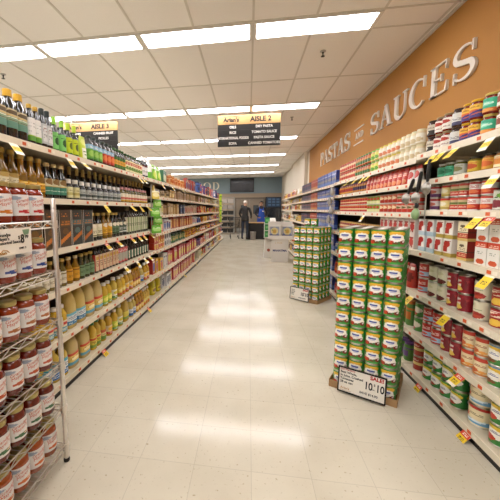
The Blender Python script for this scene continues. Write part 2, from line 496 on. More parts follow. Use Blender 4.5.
# ------------------------------------------------------------------ products, left near bay (oils and vinegars)
GOLD = LID('d9b23c'); 
def X(u0, v0, u1, v1, c, seed=1.): return ('x', u0, v0, u1, v1, c, seed)
NB = 'left near bay'
def oil_label(base, mid, low, ink='5a4a2c'):
    return base, [('b', .0, .35, low), ('b', .35, .62, mid), ('e', .5, .82, .3, .12, ink), X(.15, .40, .85, .48, ink, 2.), X(.2, .52, .8, .58, 'f4ecd4', 3.), ('b', .64, .67, 'c9a646')]
DARK = '17140c'
B1, L1 = oil_label('cbbb92', '7f9a78', '5f8a74')
big_dark = bottle(.041, .295, DARK, 'd9a92e', B1, L1, .22, .60, sq=3.4, shoulder=.64, neck=.5, capfrac=.13)
slim_white = bottle(.027, .262, DARK, 'c7a03a', 'e4e2da', [('b', 0, .2, '5f9a2a'), ('b', .2, .24, 'a9c23a'), X(.15, .4, .85, .46, '9a9a94', 4.), X(.15, .6, .85, .66, 'a8a8a0', 5.), X(.15, .76, .6, .82, '8c8c84', 6.)], .10, .66, sq=4, shoulder=.66, neck=.48)
slim_grey = bottle(.028, .272, '12130f', '26302c', 'b9bab6', [('r', .3, .1, .7, .9, 'd4d4d0'), X(.35, .3, .65, .5, '6a6a66', 4.), X(.35, .6, .65, .8, '7c3a2a', 5.)], .12, .62, sq=3.4, shoulder=.66, neck=.5, capfrac=.16)
lime_neck = lambda c, capc, blk: bottle(.029, .255, '14200c', capc, c, [('e', .5, .5, .2, .22, blk), X(.2, .75, .8, .82, blk, 3.), ('b', 0, .06, '2f6a1e')], .06, .56, shoulder=.56, neck=.36, neckr=.013, capfrac=.2)
green_b = lime_neck('7fc86a', '9bd44a', '1e4a1a')
yellow_b = lime_neck('c8d62c', 'b9d23a', '5a6a14')
lime_pouch = pouch(.085, .06, .20, 'c8da3a', [('r', .25, .1, .75, .5, 'eef0dc'), X(.3, .2, .7, .4, '6a8a2a', 3.), ('e', .5, .75, .3, .12, 'dfe86a')], nu=12)
blue_green = bottle(.036, .235, '14140e', '1c2a1c', '6aa83c', [('b', .72, 1, '8fb9d4'), ('b', .0, .12, '3f7a2a'), ('e', .5, .4, .3, .2, '9cc85a'), X(.2, .8, .8, .9, 'f0f0ea', 2.)], .1, .66, sq=3.2, shoulder=.7, neck=.42)
blue_red = bottle(.036, .235, '14140e', '1c2a1c', 'c8442a', [('b', .72, 1, '8fb9d4'), ('b', 0, .12, '8a2a1c'), ('e', .5, .4, .3, .2, 'e0783a'), X(.2, .8, .8, .9, 'f0f0ea', 2.)], .1, .66, sq=3.2, shoulder=.7, neck=.42)
amber_green = bottle(.035, .225, '2a2408', '2f5a24', '3f6a2c', [('b', .3, .7, 'd8a03a'), X(.2, .45, .8, .55, '2a3a14', 2.)], .1, .6, shoulder=.66, neck=.4)
cream_red = bottle(.035, .215, '4a3a12', '2a4a20', 'e6dcae', [('b', .62, .85, 'b83a2a'), ('e', .5, .3, .3, .18, '6a8a3a'), X(.2, .68, .8, .78, 'f2e8c4', 2.)], .08, .66, shoulder=.68, neck=.4)
wine_white = bottle(.037, .275, '14100e', 'e8e4da', 'e8e4dc', [X(.2, .3, .8, .5, '5a4a44', 2.), ('b', .85, 1, '6a2420')], .12, .58, shoulder=.62, neck=.36, capfrac=.2)
run('L', LA, 0, NB, -60, 35, big_dark, 'dark bottle with yellow cap')
run('L', LA, 0, NB, 35, 48, slim_white, 'dark bottle with tall white label')
run('L', LA, 0, NB, 48, 59, slim_grey, 'dark-capped bottle with grey label')
run('L', LA, 0, NB, 59, 73, green_b, 'light green bottle with dark mark')
run('L', LA, 0, NB, 73, 84.5, yellow_b, 'lime yellow bottle')
run('L', LA, 0, NB, 84.5, 94, lime_pouch, 'lime pouch with white label')
run('L', LA, 0, NB, 94, 107.5, blue_green, 'bottle with green and blue label')
run('L', LA, 0, NB, 107.5, 119, blue_red, 'bottle with red and blue label')
run('L', LA, 0, NB, 119, 130, amber_green, 'bottle with amber green label')
run('L', LA, 0, NB, 130, 146, cream_red, 'bottle with cream and red label')
run('L', LA, 0, NB, 146, 151.5, wine_white, 'dark white-capped bottle')
rear_dark = bottle(.040, .25, '15130d', '2a2a20', '8f9a7c', [('b', .3, .6, '5a7a4a')], .2, .55, shoulder=.64, neck=.45)
run('L', LA, 0, NB, 1.0, 4.2, rear_dark, 'dark bottle standing in rear row', px=False, inset=.15)

B2, L2 = 'd8cfae', [('e', .5, .9, .35, .2, 'b89a52'), ('b', .1, .2, 'a08a52'), X(.15, .35, .85, .45, '8a7a4a', 3.), X(.2, .55, .8, .62, '6a5a3a', 5.)]
amber_cream = bottle(.037, .285, '8a6414', 'c2a14c', B2, L2, .16, .50, oil=True, shoulder=.56, neck=.46, capfrac=.09)
amber_yel = bottle(.037, .270, '9a6a0c', 'b99a4a', 'dba326', [('e', .5, .82, .38, .22, '7a5a1a'), ('b', .08, .2, 'a8741c'), X(.15, .35, .85, .48, '8a5a12', 3.), ('r', .2, .5, .8, .58, 'f0d27a')], .16, .52, oil=True, shoulder=.56, neck=.46)
dark_crg = bottle(.037, .255, '15150c', 'c7b07a', 'd4cda8', [('e', .5, .82, .32, .2, '8a6a3a'), ('b', 0, .5, '3f8068'), X(.15, .2, .85, .3, 'c8dcc8', 3.), ('b', .5, .54, 'c9a646')], .12, .56, shoulder=.58, neck=.46)
gold_dark = bottle(.036, .285, '100e0a', 'b8a062', 'cfc9ae', [('b', .3, .6, '8a8468')], .12, .40, shoulder=.54, neck=.34, capfrac=.22)
small_cream = bottle(.034, .165, '16140e', 'f0ece0', 'd9d3a0', [('b', .25, .5, 'b8ae6a'), X(.2, .6, .8, .75, '7a7440', 2.)], .1, .62, shoulder=.64, neck=.5, capfrac=.2)
small_grey = bottle(.031, .160, '15161a', 'eceae4', 'b4b8b4', [('b', .2, .5, '4a5450'), X(.2, .6, .8, .75, '3a3e3a', 2.)], .1, .58, shoulder=.62, neck=.5, capfrac=.2)
clear_pink = bottle(.031, .175, '6a5c2a', 'd9a0a0', 'e6dcc4', [('b', .3, .55, 'c86a5a'), ('b', 0, .2, 'c89a2a')], .08, .6, shoulder=.64, neck=.48, capfrac=.14, oil=True)
run('L', LA, 1, NB, -120, 27, amber_cream, 'amber bottle with cream label')
run('L', LA, 1, NB, 27, 53, amber_yel, 'amber bottle with yellow label')
run('L', LA, 1, NB, 53, 73, dark_crg, 'dark bottle with green cream label')
run('L', LA, 1, NB, 73, 86, small_cream, 'small white-capped bottle with cream label', gap=.035)
run('L', LA, 1, NB, 86, 126, small_grey, 'small white-capped bottle with grey label', gap=.035)
run('L', LA, 1, NB, 126, 151, clear_pink, 'small pink-capped bottle', gap=.035)
run('L', LA, 1, NB, 2.28, 4.2, gold_dark, 'tall dark gold-necked bottle behind', px=False, inset=.12, gap=.032)

def tin(base, accent, face):
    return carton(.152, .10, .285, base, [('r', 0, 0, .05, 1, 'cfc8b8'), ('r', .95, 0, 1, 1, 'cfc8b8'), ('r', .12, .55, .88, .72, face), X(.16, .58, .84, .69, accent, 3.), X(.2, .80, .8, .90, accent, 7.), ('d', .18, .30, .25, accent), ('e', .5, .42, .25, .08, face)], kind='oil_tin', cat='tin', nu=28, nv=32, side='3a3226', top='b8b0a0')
tin_o = tin('4a3a24', 'c8782a', '6a4a22')
tin_g = tin('2a3430', 'b86a2a', '4f6a66')
bot3 = lambda lab, ink, glass='15140c', cap='c3a557', h=.255: bottle(.036, h, glass, cap, lab, [('e', .5, .85, .3, .18, 'e8e0c8'), X(.2, .3, .8, .5, ink, 3.), ('b', .05, .14, ink)], .14, .60, shoulder=.6, neck=.44)
run('L', LA, 2, NB, -200, 76.5, tin_o, 'brown oil tin with orange print', jit=.01)
run('L', LA, 2, NB, 76.5, 97.5, tin_g, 'dark green oil tin', jit=.01)
run('L', LA, 2, NB, 97.5, 108, bot3('ddd6b4', '7a7048'), 'bottle with pale cream label')
run('L', LA, 2, NB, 108, 117.5, bot3('dba82c', '8a5a14', '7a5810'), 'bottle with golden yellow label')
run('L', LA, 2, NB, 117.5, 124, bot3('5f7a5a', '2a3a24'), 'bottle with grey green label')
run('L', LA, 2, NB, 124, 131, bot3('4a5a4a', 'd8d8d0', cap='2a2a26'), 'bottle with black cap')
tall_white = bottle(.034, .275, '0f0f0c', '1c1a16', 'd6d2bc', [('r', .4, 0, .6, 1, '8a9a6a'), X(.1, .4, .9, .6, '5a5a48', 2.)], .1, .72, sq=3.5, shoulder=.74, neck=.4, capfrac=.12)
run('L', LA, 2, NB, 131, 151, tall_white, 'tall black bottle with white strip')

sm = lambda lab, ink, glass, cap, h=.215: bottle(.033, h, glass, cap, lab, [('b', .75, .85, ink), X(.2, .3, .8, .5, ink, 3.)], .12, .55, shoulder=.56, neck=.46, capfrac=.1)
run('L', LA, 3, NB, -200, 73, sm('d8d2bc', '8a7a4a', '6a5a20', 'c3a557'), 'small bottle with cream label')
run('L', LA, 3, NB, 73, 86, sm('d39a26', '8a5a14', '8a6414', 'c9b88a'), 'small bottle with mustard label')
run('L', LA, 3, NB, 86, 100, sm('6f8a62', '3a4a2a', '3a3a1c', 'c3a557'), 'small bottle with sage label')
run('L', LA, 3, NB, 100, 122.5, bottle(.033, .235, '120c0a', '1c1815', 'd8bc9a', [('r', 0, 0, .28, 1, 'b0342a'), ('r', .72, 0, 1, 1, 'b0342a'), X(.34, .3, .66, .6, '6a4a3a', 3.), ('e', .5, .78, .16, .12, 'c8a048')], .08, .72, sq=3.2, shoulder=.74, neck=.4), 'black bottle with red striped label')
run('L', LA, 3, NB, 122.5, 131.5, bottle(.040, .22, '3a1014', '1c1815', 'c05a5a', [('e', .5, .4, .35, .3, 'a8a89a'), X(.2, .75, .8, .85, 'f0d8d0', 3.)], .06, .78, sq=3.4, shoulder=.78, neck=.5), 'square bottle with pink red label')
run('L', LA, 3, NB, 131.5, 151.5, bottle(.040, .245, '100c0a', '14110e', 'ded8c4', [('r', 0, 0, .4, 1, '3f6a52'), ('r', .75, 0, 1, 1, '8a1e24'), X(.42, .3, .72, .6, '6a5a4a', 3.)], .10, .46, shoulder=.56, neck=.42, capfrac=.16), 'wide dark bottle with white label')

oilb = lambda cap, lab, lows, h=.235, r=.039, oc='dfb93e': bottle(r, h, oc, cap, lab, lows, .08, .46, oil=True, sq=2.6, shoulder=.66, neck=.46, capfrac=.11)
rb = oilb('f0ece2', 'ead9b8', [('b', .0, .42, '6aa6b4'), ('b', .62, .86, 'c23a2c'), X(.2, .12, .8, .3, 'f4f0e0', 2.)], .225)
JC = 'dabf6c'
jug_l = jug(.130, .115, .318, JC, 'e6d8a8', 'd8e2e0', [('b', 0, .34, '3f7fa8'), ('b', .8, 1, '6ab4c8'), X(.2, .45, .8, .7, '3a4a6a', 2.), X(.2, .1, .8, .25, 'e8f0f0', 4.)], lab=(.10, .40))
jug_y = jug(.130, .115, .318, 'dcc47e', 'e6d8a8', 'e6c86a', [('b', 0, .24, '5fa4bc'), ('b', .78, 1, 'c8482c'), X(.2, .4, .8, .65, '8a4a1a', 2.), ('e', .5, .5, .25, .14, 'f2e4b0')], lab=(.10, .44))
yg = oilb('eeeade', 'b9c83a', [('b', 0, .25, '5f9a3c'), ('e', .5, .6, .32, .22, 'e8e46a'), X(.2, .08, .8, .18, 'eef0d0', 2.)], .23)
yy = oilb('eeeade', 'd8b83a', [('b', 0, .3, 'c8662a'), ('e', .5, .62, .3, .2, 'e8d88a')], .225)
run('L', LA, 4, NB, -200, 73, rb, 'small oil bottle with red label')
run('L', LA, 4, NB, 73, 92, jug_l, 'large oil jug with blue label', jit=.02)
run('L', LA, 4, NB, 92, 108.5, jug_y, 'large oil jug with yellow label', jit=.02)
yw = oilb('f0ece2', 'e4e0c8', [('b', 0, .3, '4f8a3c'), ('e', .5, .65, .3, .2, 'd8c83a'), X(.2, .1, .8, .22, 'eef0d8', 2.)], .24, oc='e3c75a')
yr = oilb('f0ece2', 'e2cf9a', [('b', 0, .28, 'b8342a'), ('e', .5, .62, .32, .22, 'e8b83a'), X(.2, .1, .8, .2, 'f4e0c8', 2.)], .235, oc='d6a834')
ya = oilb('d8a028', 'dcae4a', [('b', .7, 1, '8a3a20'), ('e', .5, .4, .3, .2, 'f0d890')], .225, oc='c08a2c')
yb_ = oilb('f0ece2', 'd4dce0', [('b', 0, .4, '3f6fa8'), X(.2, .55, .8, .75, '4a5a8a', 2.)], .215, oc='dcc46a')
run('L', LA, 4, NB, 108.5, 117, yg, 'oil bottle with lime label')
run('L', LA, 4, NB, 117, 123, yw, 'oil bottle with white green label')
run('L', LA, 4, NB, 123, 130, yy, 'oil bottle with amber label')
run('L', LA, 4, NB, 130, 137, yr, 'oil bottle with red cream label')
run('L', LA, 4, NB, 137, 144, ya, 'brown gold-capped oil bottle')
run('L', LA, 4, NB, 144, 148, yb_, 'small oil bottle with blue label')
run('L', LA, 4, NB, 148, 152.5, yr, 'oil bottle with crimson label')
bw = bottle(.045, .275, 'e2c250', 'f0ece2', 'dce4e0', [('b', 0, .4, '2f72b0'), ('b', .8, 1, '4aa0b8'), X(.2, .5, .8, .7, '2a3a6a', 2.), X(.2, .1, .8, .3, 'f0f4f0', 3.)], .08, .52, oil=True, sq=2.6, shoulder=.6, neck=.36)
gcap = oilb('2f7a3a', 'd6c24a', [('b', 0, .3, '7a9a3a'), ('b', .7, .9, 'c8482c'), X(.2, .4, .8, .6, '6a4a1a', 2.)], .26, .04)
wcap = oilb('eeeade', 'dcc88a', [('b', 0, .35, '6f9a3c'), ('b', .72, 1, 'b8562a'), X(.2, .45, .8, .62, '7a5a1a', 2.)], .25)
run('L', LA, 5, NB, -200, 74, bw, 'oil bottle with blue white label')
jug_b = jug(.130, .115, .285, 'dcc47e', 'e6d8a8', 'e6c86a', [('b', 0, .24, '5fa4bc'), ('b', .78, 1, 'c8482c'), X(.2, .4, .8, .65, '8a4a1a', 2.), ('e', .5, .5, .25, .14, 'f2e4b0')], lab=(.10, .44))
run('L', LA, 5, NB, 74, 97, jug_b, 'large oil jug', jit=.02)
run('L', LA, 5, NB, 97, 106, gcap, 'green-capped oil bottle')
run('L', LA, 5, NB, 106, 112, wcap, 'white-capped oil bottle')
run('L', LA, 5, NB, 112, 118, yr, 'oil bottle with red cream label')
run('L', LA, 5, NB, 118, 123, yg, 'oil bottle with yellow lime label')
run('L', LA, 5, NB, 123, 128, yw, 'oil bottle with white green label')
run('L', LA, 5, NB, 128, 134, jug(.130, .115, .285, 'cfae4a', '2f7a3a', 'd6c24a', [('b', 0, .3, '7a9a3a')]), 'green-capped oil jug', jit=.02)
run('L', LA, 5, NB, 134, 140, yb_, 'small oil bottle with blue white label')
run('L', LA, 5, NB, 140, 147, ya, 'brown gold-capped oil bottle')
run('L', LA, 5, NB, 147, 153, yy, 'oil bottle with amber orange label')

# ------------------------------------------------------------------ products, left middle bay
MBY = 'left middle bay'
def box(w, d, h, base, accent, ink, **k):
    return carton(w, d, h, base, [('e', .5, .45, .36, .24, accent), X(.12, .72, .88, .86, ink, 3.), X(.2, .12, .8, .2, ink, 5.)], nu=8, nv=10, **k)
def pj(r, h, body, lid, lab, acc): return plain_jar(r, h, body, lid, lab, [('e', .5, .5, .32, .28, acc), ('b', .88, 1, acc)])
run('L', LB, 0, MBY, 153, 158, bottle(.05, .30, 'd8dcd0', 'e8e8e0', 'eef0e4', [('b', 0, .5, '6ab03a')], .1, .7, sq=3, shoulder=.7, neck=.5), 'white and green bottle')
run('L', LB, 0, MBY, 158, 166, pouch(.16, .10, .27, '7fb83a', [('e', .5, .4, .3, .25, 'd4e46a'), ('b', .75, .85, 'eef2d8')]), 'large lime green bag')
run('L', LB, 0, MBY, 166, 171, box(.11, .08, .22, '4a7a5a', 'd8e0b8', '2a4a2a'), 'dark green carton')
run('L', LB, 0, MBY, 171, 188, pj(.045, .21, 'c8843a', 'd8ccb0', 'dcb07a', 'b8602a'), 'orange jar with beige lid')
run('L', LB, 0, MBY, 188, 198, box(.09, .07, .26, 'a8483a', '3a4a8a', 'e0d0b8'), 'red and blue carton')
run('L', LB, 1, MBY, 154, 160, pouch(.11, .06, .17, 'd8b84a', [('e', .5, .5, .3, .25, 'e8dca0')]), 'yellow bag')
run('L', LB, 1, MBY, 160, 165, pj(.045, .15, '5a4a8a', 'e0dcd0', 'e0dcd4', '5a4a9a'), 'purple and white jar')
run('L', LB, 1, MBY, 165, 173, pj(.045, .145, 'b8a078', '5a4a34', 'c8b48a', '6a5a3a'), 'tan jar with brown lid')
run('L', LB, 1, MBY, 173, 178, box(.10, .07, .16, 'c89a3a', 'e8d08a', '7a4a1a'), 'mustard carton')
run('L', LB, 1, MBY, 178, 198, box(.075, .06, .17, 'c4a884', '8a5a3a', '5a3a24'), 'tan carton with brown panel')
run('L', LB, 2, MBY, 156, 161, box(.10, .07, .20, 'e4e0d4', 'c8c0b0', '6a5a8a'), 'white carton with violet print')
run('L', LB, 2, MBY, 161, 167, box(.10, .07, .21, 'e0dcc8', 'd0c83a', '5a6a2a'), 'white carton with yellow stripe')
run('L', LB, 2, MBY, 167, 172, box(.10, .07, .19, '8a6a3e', 'a8844a', '4a3a24'), 'dark kraft carton')
run('L', LB, 2, MBY, 172, 181, box(.12, .08, .20, 'b89a6a', 'c8ac7c', '7a5a34'), 'kraft brown carton')
run('L', LB, 2, MBY, 181, 187, box(.11, .08, .20, '2a3450', '4a5a7a', 'c8c8c0'), 'navy carton')
run('L', LB, 2, MBY, 187, 198, box(.11, .08, .19, 'd0b89a', 'b8402c', '8a3a24'), 'cream carton with red disc')
run('L', LB, 3, MBY, 158, 166, box(.14, .09, .20, 'b8382a', 'd8b88a', 'f0dcc0'), 'red carton')
run('L', LB, 3, MBY, 166, 174, box(.13, .09, .19, 'd0d4d8', '3a5a9a', '8a2a2a'), 'white carton with blue disc')
run('L', LB, 3, MBY, 174, 195, box(.20, .10, .215, 'b84a22', 'd89a3a', 'e8c85a'), 'large orange red pack', jit=.02)
run('L', LB, 3, MBY, 195, 198.5, box(.12, .09, .19, 'c8ccd0', 'a83a3a', '5a5a6a'), 'pale carton')
run('L', LB, 4, MBY, 153.5, 161, box(.10, .08, .115, 'b83a26', 'd8a83a', 'f0dcb0'), 'red and gold packet', tiers=2)
run('L', LB, 4, MBY, 161, 167, box(.10, .08, .115, 'd89a2c', 'c83a26', 'f4e4b0'), 'golden packet', tiers=2)
run('L', LB, 4, MBY, 167, 173, box(.10, .08, .11, 'dcdcd8', '3a3a40', '4a4a50'), 'white packet with black print', tiers=2)
run('L', LB, 4, MBY, 173, 188, pj(.045, .17, '3a5a3a', '2a4a34', '4a7a52', 'b8a86a'), 'dark green jar')
run('L', LB, 4, MBY, 188, 198, pj(.045, .18, 'a8702a', 'd8a83a', 'd8a83a', '8a3a1c'), 'amber jar with gold lid')
run('L', LB, 5, MBY, 154, 160, box(.13, .09, .25, 'b0342c', '2f4aa0', 'e8d8b8'), 'tall red carton with blue disc')
run('L', LB, 5, MBY, 160, 166, box(.13, .09, .24, 'd8a838', 'b83a2c', '6a4a8a'), 'tall yellow carton with red disc')
run('L', LB, 5, MBY, 166, 172, box(.13, .09, .26, 'd0ccc8', 'b8b4b0', '4a4a58'), 'tall white carton')
run('L', LB, 5, MBY, 172, 198, box(.16, .09, .27, 'b8404a', 'd8c83a', 'e8b8a8'), 'tall crimson carton with yellow disc', jit=.02)
run('L', LB, 6, MBY, 153.5, 166, jug(.15, .11, .29, 'd4c41e', 'c8b41a', 'd8c82a', [('e', .5, .5, .35, .3, '8a6a2a')]), 'bright yellow jug', jit=.02)
run('L', LB, 6, MBY, 166, 174, box(.14, .09, .22, 'd4d4d4', '2f3a5a', '3a3a4a'), 'white carton with navy disc')
run('L', LB, 6, MBY, 174, 198, box(.15, .09, .24, 'c04a4c', 'd8b84a', 'ecc8b8'), 'rose red carton with gold disc', jit=.02)

# ------------------------------------------------------------------ products, farther bays: mixed dry goods, a few pixels each
PAL = {'red': 'b83a2c', 'orange': 'c8702c', 'yellow': 'd4b03c', 'tan': 'b89a70', 'cream': 'dcd2b8', 'blue': '3a5a9c', 'purple': '6a4a84', 'green': '5a8a42', 'brown': '6a4a30', 'white': 'e0dcd2', 'navy': '2a3458', 'pink': 'c87a7c', 'maroon': '6e2420', 'grey': '96928a'}
def mixed(side, hs, k, bay, y0, y1, cols, kinds, h, tiers=1, seed=0, w=.12):
    rnd = random.Random(seed*31+k*7+len(bay)); w0 = w; y = y0; used = set(); i = 0
    while y < y1-.05:
        c = cols[i % len(cols)]; i += 1
        kd = rnd.choice(kinds); acc = rnd.choice([x for x in PAL if x != c])
        d = f'{c} {kd} with {acc} disc'
        if d in used: 
            if i > 200: break
            continue
        used.add(d)
        n = rnd.randint(2, 4); hh = h*rnd.uniform(.68, 1.05); w = w0*rnd.uniform(.7, 1.15)
        e = min(y1, y + n*(w+.004))
        if e-y < w: break
        if kd == 'carton': D = box(w, .09, hh, PAL[c], PAL[acc], 'efe6d0')
        elif kd == 'jar': D = pj(w/2, hh, PAL[c], PAL[acc], PAL[c], PAL[acc])
        else: D = pouch(w, .07, hh, PAL[c], [('e', .5, .45, .34, .24, PAL[acc]), X(.15, .72, .85, .84, 'efe6d0', 3.)], kind='food_packet', cat='packet', nu=8, nv=8)
        D.kind = {'carton': 'dry_goods_carton', 'jar': 'dry_goods_jar', 'packet': 'dry_goods_packet'}[kd]
        run(side, hs, k, bay, y, e, D, d, tiers=tiers, px=False)
        y = e
FB = 'left far bay'
rows_c = [(['blue','red','purple','red','navy','yellow','pink'], ['carton','jar'], .31, 1), (['tan','brown','cream','tan','yellow','grey'], ['carton'], .18, 1), (['red','yellow','orange','red','yellow'], ['carton','packet'], .20, 1),
          (['blue','orange','yellow','brown','red'], ['packet','carton'], .19, 1), (['yellow','orange','tan','brown','red'], ['jar','packet'], .17, 1), (['purple','red','yellow','cream','pink','orange'], ['carton','packet'], .26, 1), (['cream','yellow','red','white','purple'], ['carton','packet'], .24, 1)]
for k, (cols, kinds, h, t) in enumerate(rows_c): mixed('L', LB, k, FB, Y_BC+.03, Y_CE-.03, cols, kinds, h, t, 3, .15)

# ------------------------------------------------------------------ products, right near bay
RN = 'right near bay'
def sj(lid, base, L, sauce='7a2414', r=.039, h=.118): return jar(r, h, sauce, lid, base, L, .10, .74, n=14)
j_white = sj('d8c48a', 'eae4d6', [('e', .5, .55, .28, .22, '8a4a34'), X(.2, .82, .8, .9, '7a2a20', 3.), ('b', 0, .08, 'b89a5a')])
j_green = sj('c8b45a', '3fae84', [('b', 0, .28, 'c86a2a'), ('e', .5, .62, .3, .16, '7fd0b0'), X(.2, .58, .8, .7, 'f0f4e8', 3.), ('e', .5, .15, .3, .12, 'e09a4a')])
j_yellow = sj('e0b02a', 'e8b43a', [('b', 0, .3, '4a3a7a'), ('e', .55, .42, .35, .2, 'd86a3a'), ('d', .22, .4, .5, '4a3a7a'), X(.2, .74, .8, .86, '7a4a1a', 3.)])
j_grey = sj('4a3a30', 'd8d8d2', [('b', 0, .3, '4a4a6a'), X(.15, .4, .85, .6, '5a5a5a', 3.)], '3a1c14')
j_red = sj('a08a64', 'ece4d6', [('e', .5, .7, .3, .18, 'b03a28'), X(.2, .2, .8, .35, '8a3a2a', 3.)])
j_black = sj('3a322a', 'c8bea8', [('b', 0, .45, '3a342e'), ('e', .35, .3, .2, .2, 'd8d0c0'), X(.2, .65, .8, .8, '5a4a3a', 3.)], '4a1a10')
j_maroon = sj('3a2a24', 'd8cfc0', [('e', .5, .5, .3, .3, '8a3a2a'), ('b', .85, 1, '4a2a20')], '5a1a10')
T2 = dict(tiers=2)
run('R', RA, 0, RN, 1500, 484, j_white, 'jar with white label', **T2)
run('R', RA, 0, RN, 484, 467, j_green, 'jar with green label', **T2)
run('R', RA, 0, RN, 467, 450, j_yellow, 'jar with yellow lid', **T2)
run('R', RA, 0, RN, 450, 440, j_grey, 'jar with grey label', **T2)
run('R', RA, 0, RN, 440, 425, j_red, 'jar with red spot label', **T2)
run('R', RA, 0, RN, 425, 413, j_black, 'jar with black cream label', **T2)
s_ = lambda lid, lab, acc, sauce='a86a2a': jar(.037, .10, sauce, lid, lab, [('e', .5, .5, .3, .26, acc), X(.2, .8, .8, .9, acc, 3.)], .12, .74, n=14)
run('R', RA, 1, RN, 1500, 482, s_('5a4a34', 'e8dcb0', 'd88a3a'), 'small jar with cream amber label')
run('R', RA, 1, RN, 482, 469, s_('4a4030', 'e0a83a', 'd86a2a'), 'small jar with orange label')
run('R', RA, 1, RN, 469, 455, s_('4a4a40', 'd8b83a', 'c85a2a', '8a7a2a'), 'small jar with mustard label')
run('R', RA, 1, RN, 455, 443, s_('c8c4b4', 'c8ccc0', '8a8a5a', '6a6a3a'), 'small jar with silver lid')
run('R', RA, 1, RN, 443, 429, s_('e0dcd0', '4ab084', '2a7a54', '4a5a2a'), 'small jar with emerald label')
cn = lambda base, L, r=.038, h=.088, **k: can(r, h, base, L, nu=26, nv=26, **k)
RED = 'c23a2a'
c_rw = cn('e8e2da', [('b', .0, .42, RED), ('e', .5, .24, .34, .14, 'e07a4a'), ('b', .86, 1, RED), X(.15, .55, .85, .72, 'b8463a', 3.)])
c_rg = cn('c8b48a', [('b', 0, .38, RED), ('b', .42, .6, '6a7a3a'), ('b', .8, 1, 'c84a3a'), X(.15, .15, .85, .28, 'f0d8c0', 3.)])
c_cr = cn('e6d68a', [('b', 0, .2, 'b8a04a'), ('e', .5, .5, .3, .2, 'f0e8c8'), ('b', .82, 1, 'c83a2a')])
c_pw = cn('dcd4d4', [('b', 0, .3, '6a3a6a'), ('b', .8, 1, 'b83a3a'), ('e', .5, .5, .3, .18, 'c86a5a')])
c_bn = cn('e4e6d8', [('e', .5, .3, .34, .22, '8a3a44'), ('e', .7, .75, .15, .12, '7ab04a'), X(.15, .6, .6, .72, '5a7a4a', 3.)], .043, .112)
run('R', RA, 2, RN, 1500, 481, c_bn, 'white can with bean picture', count=None)
run('R', RA, 2, RN, 481, 456, c_rw, 'red and white can', **T2)
run('R', RA, 2, RN, 456, 440, c_rg, 'red can with olive band', **T2)
run('R', RA, 2, RN, 440, 430, c_cr, 'pale yellow can', **T2)
run('R', RA, 2, RN, 430, 420, c_pw, 'purple and white can', **T2)
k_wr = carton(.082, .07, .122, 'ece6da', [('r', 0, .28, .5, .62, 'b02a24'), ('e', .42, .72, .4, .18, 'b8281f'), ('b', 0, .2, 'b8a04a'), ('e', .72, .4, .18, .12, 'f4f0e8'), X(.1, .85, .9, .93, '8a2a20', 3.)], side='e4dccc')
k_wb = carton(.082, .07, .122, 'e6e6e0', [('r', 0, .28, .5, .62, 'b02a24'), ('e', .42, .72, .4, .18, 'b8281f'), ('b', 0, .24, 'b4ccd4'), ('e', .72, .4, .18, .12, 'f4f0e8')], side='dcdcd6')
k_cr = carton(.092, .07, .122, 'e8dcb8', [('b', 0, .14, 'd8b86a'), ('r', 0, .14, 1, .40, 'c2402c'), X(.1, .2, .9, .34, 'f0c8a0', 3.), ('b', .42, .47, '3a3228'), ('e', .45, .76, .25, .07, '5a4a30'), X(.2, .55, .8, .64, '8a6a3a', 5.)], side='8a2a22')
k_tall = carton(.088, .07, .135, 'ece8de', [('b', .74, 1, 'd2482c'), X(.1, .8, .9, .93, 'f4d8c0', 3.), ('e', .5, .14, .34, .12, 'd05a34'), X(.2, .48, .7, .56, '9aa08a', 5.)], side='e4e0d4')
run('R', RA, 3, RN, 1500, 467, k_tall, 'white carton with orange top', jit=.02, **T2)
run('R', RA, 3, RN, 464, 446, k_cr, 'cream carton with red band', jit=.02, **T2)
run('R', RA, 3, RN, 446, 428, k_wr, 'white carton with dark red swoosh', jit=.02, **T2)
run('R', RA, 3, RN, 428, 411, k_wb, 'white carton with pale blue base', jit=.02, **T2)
c5 = lambda base, L, r=.044, h=.118: can(r, h, base, L)
c_py = c5('a02a26', [('b', .55, .8, 'ead8c0'), ('d', .56, .70, .3, 'a8302a'), ('e', .62, .25, .3, .18, 'e8c04a'), ('e', .3, .36, .16, .12, 'c83a2c'), ('b', .92, 1, '7a1e1e'), X(.2, .82, .8, .9, 'f0e0d0', 3.)])
c_pear = c5('8c1f2a', [('r', .12, .3, .6, .8, 'e6d4c8'), ('d', .52, .66, .3, 'b02c30'), ('e', .42, .26, .26, .17, 'e4c458'), ('e', .72, .5, .12, .3, '7a1a24')])
c_crd = c5('ddd6b8', [('e', .5, .2, .38, .2, '9c3028'), ('e', .3, .76, .12, .1, '8aa860'), X(.2, .5, .8, .58, '8a9a6a', 3.), ('e', .62, .14, .16, .09, 'c04a38')])
c_bean = c5('d8d2b4', [('e', .5, .2, .36, .18, '5e2420'), ('e', .5, .72, .25, .1, 'c8c49a'), ('b', 0, .04, '4a8a4a')])
c_rb = c5('b8342a', [('b', .1, .42, 'a8c8dc'), ('e', .5, .26, .28, .1, 'd05a4a'), X(.15, .6, .85, .78, 'f2dcd0', 3.)])
run('R', RA, 4, RN, 1500, 478, c_py, 'crimson can with white word', **T2)
run('R', RA, 4, RN, 478, 457, c_crd, 'cream can with red tomato', **T2)
run('R', RA, 4, RN, 457, 436, c_pear, 'dark red can with yellow fruit', **T2)
run('R', RA, 4, RN, 436, 419, c_bean, 'cream can with dark beans', **T2)
run('R', RA, 4, RN, 419, 407, c_rb, 'red can with light blue band', **T2)
c_or = c5('e6d4a8', [('b', .8, 1, 'c2402a'), ('b', 0, .1, 'c87a3a'), ('e', .35, .26, .28, .16, 'd2602c'), X(.15, .5, .85, .64, '9a4a2a', 3.), ('e', .75, .2, .14, .08, 'e8a04a')], .047)
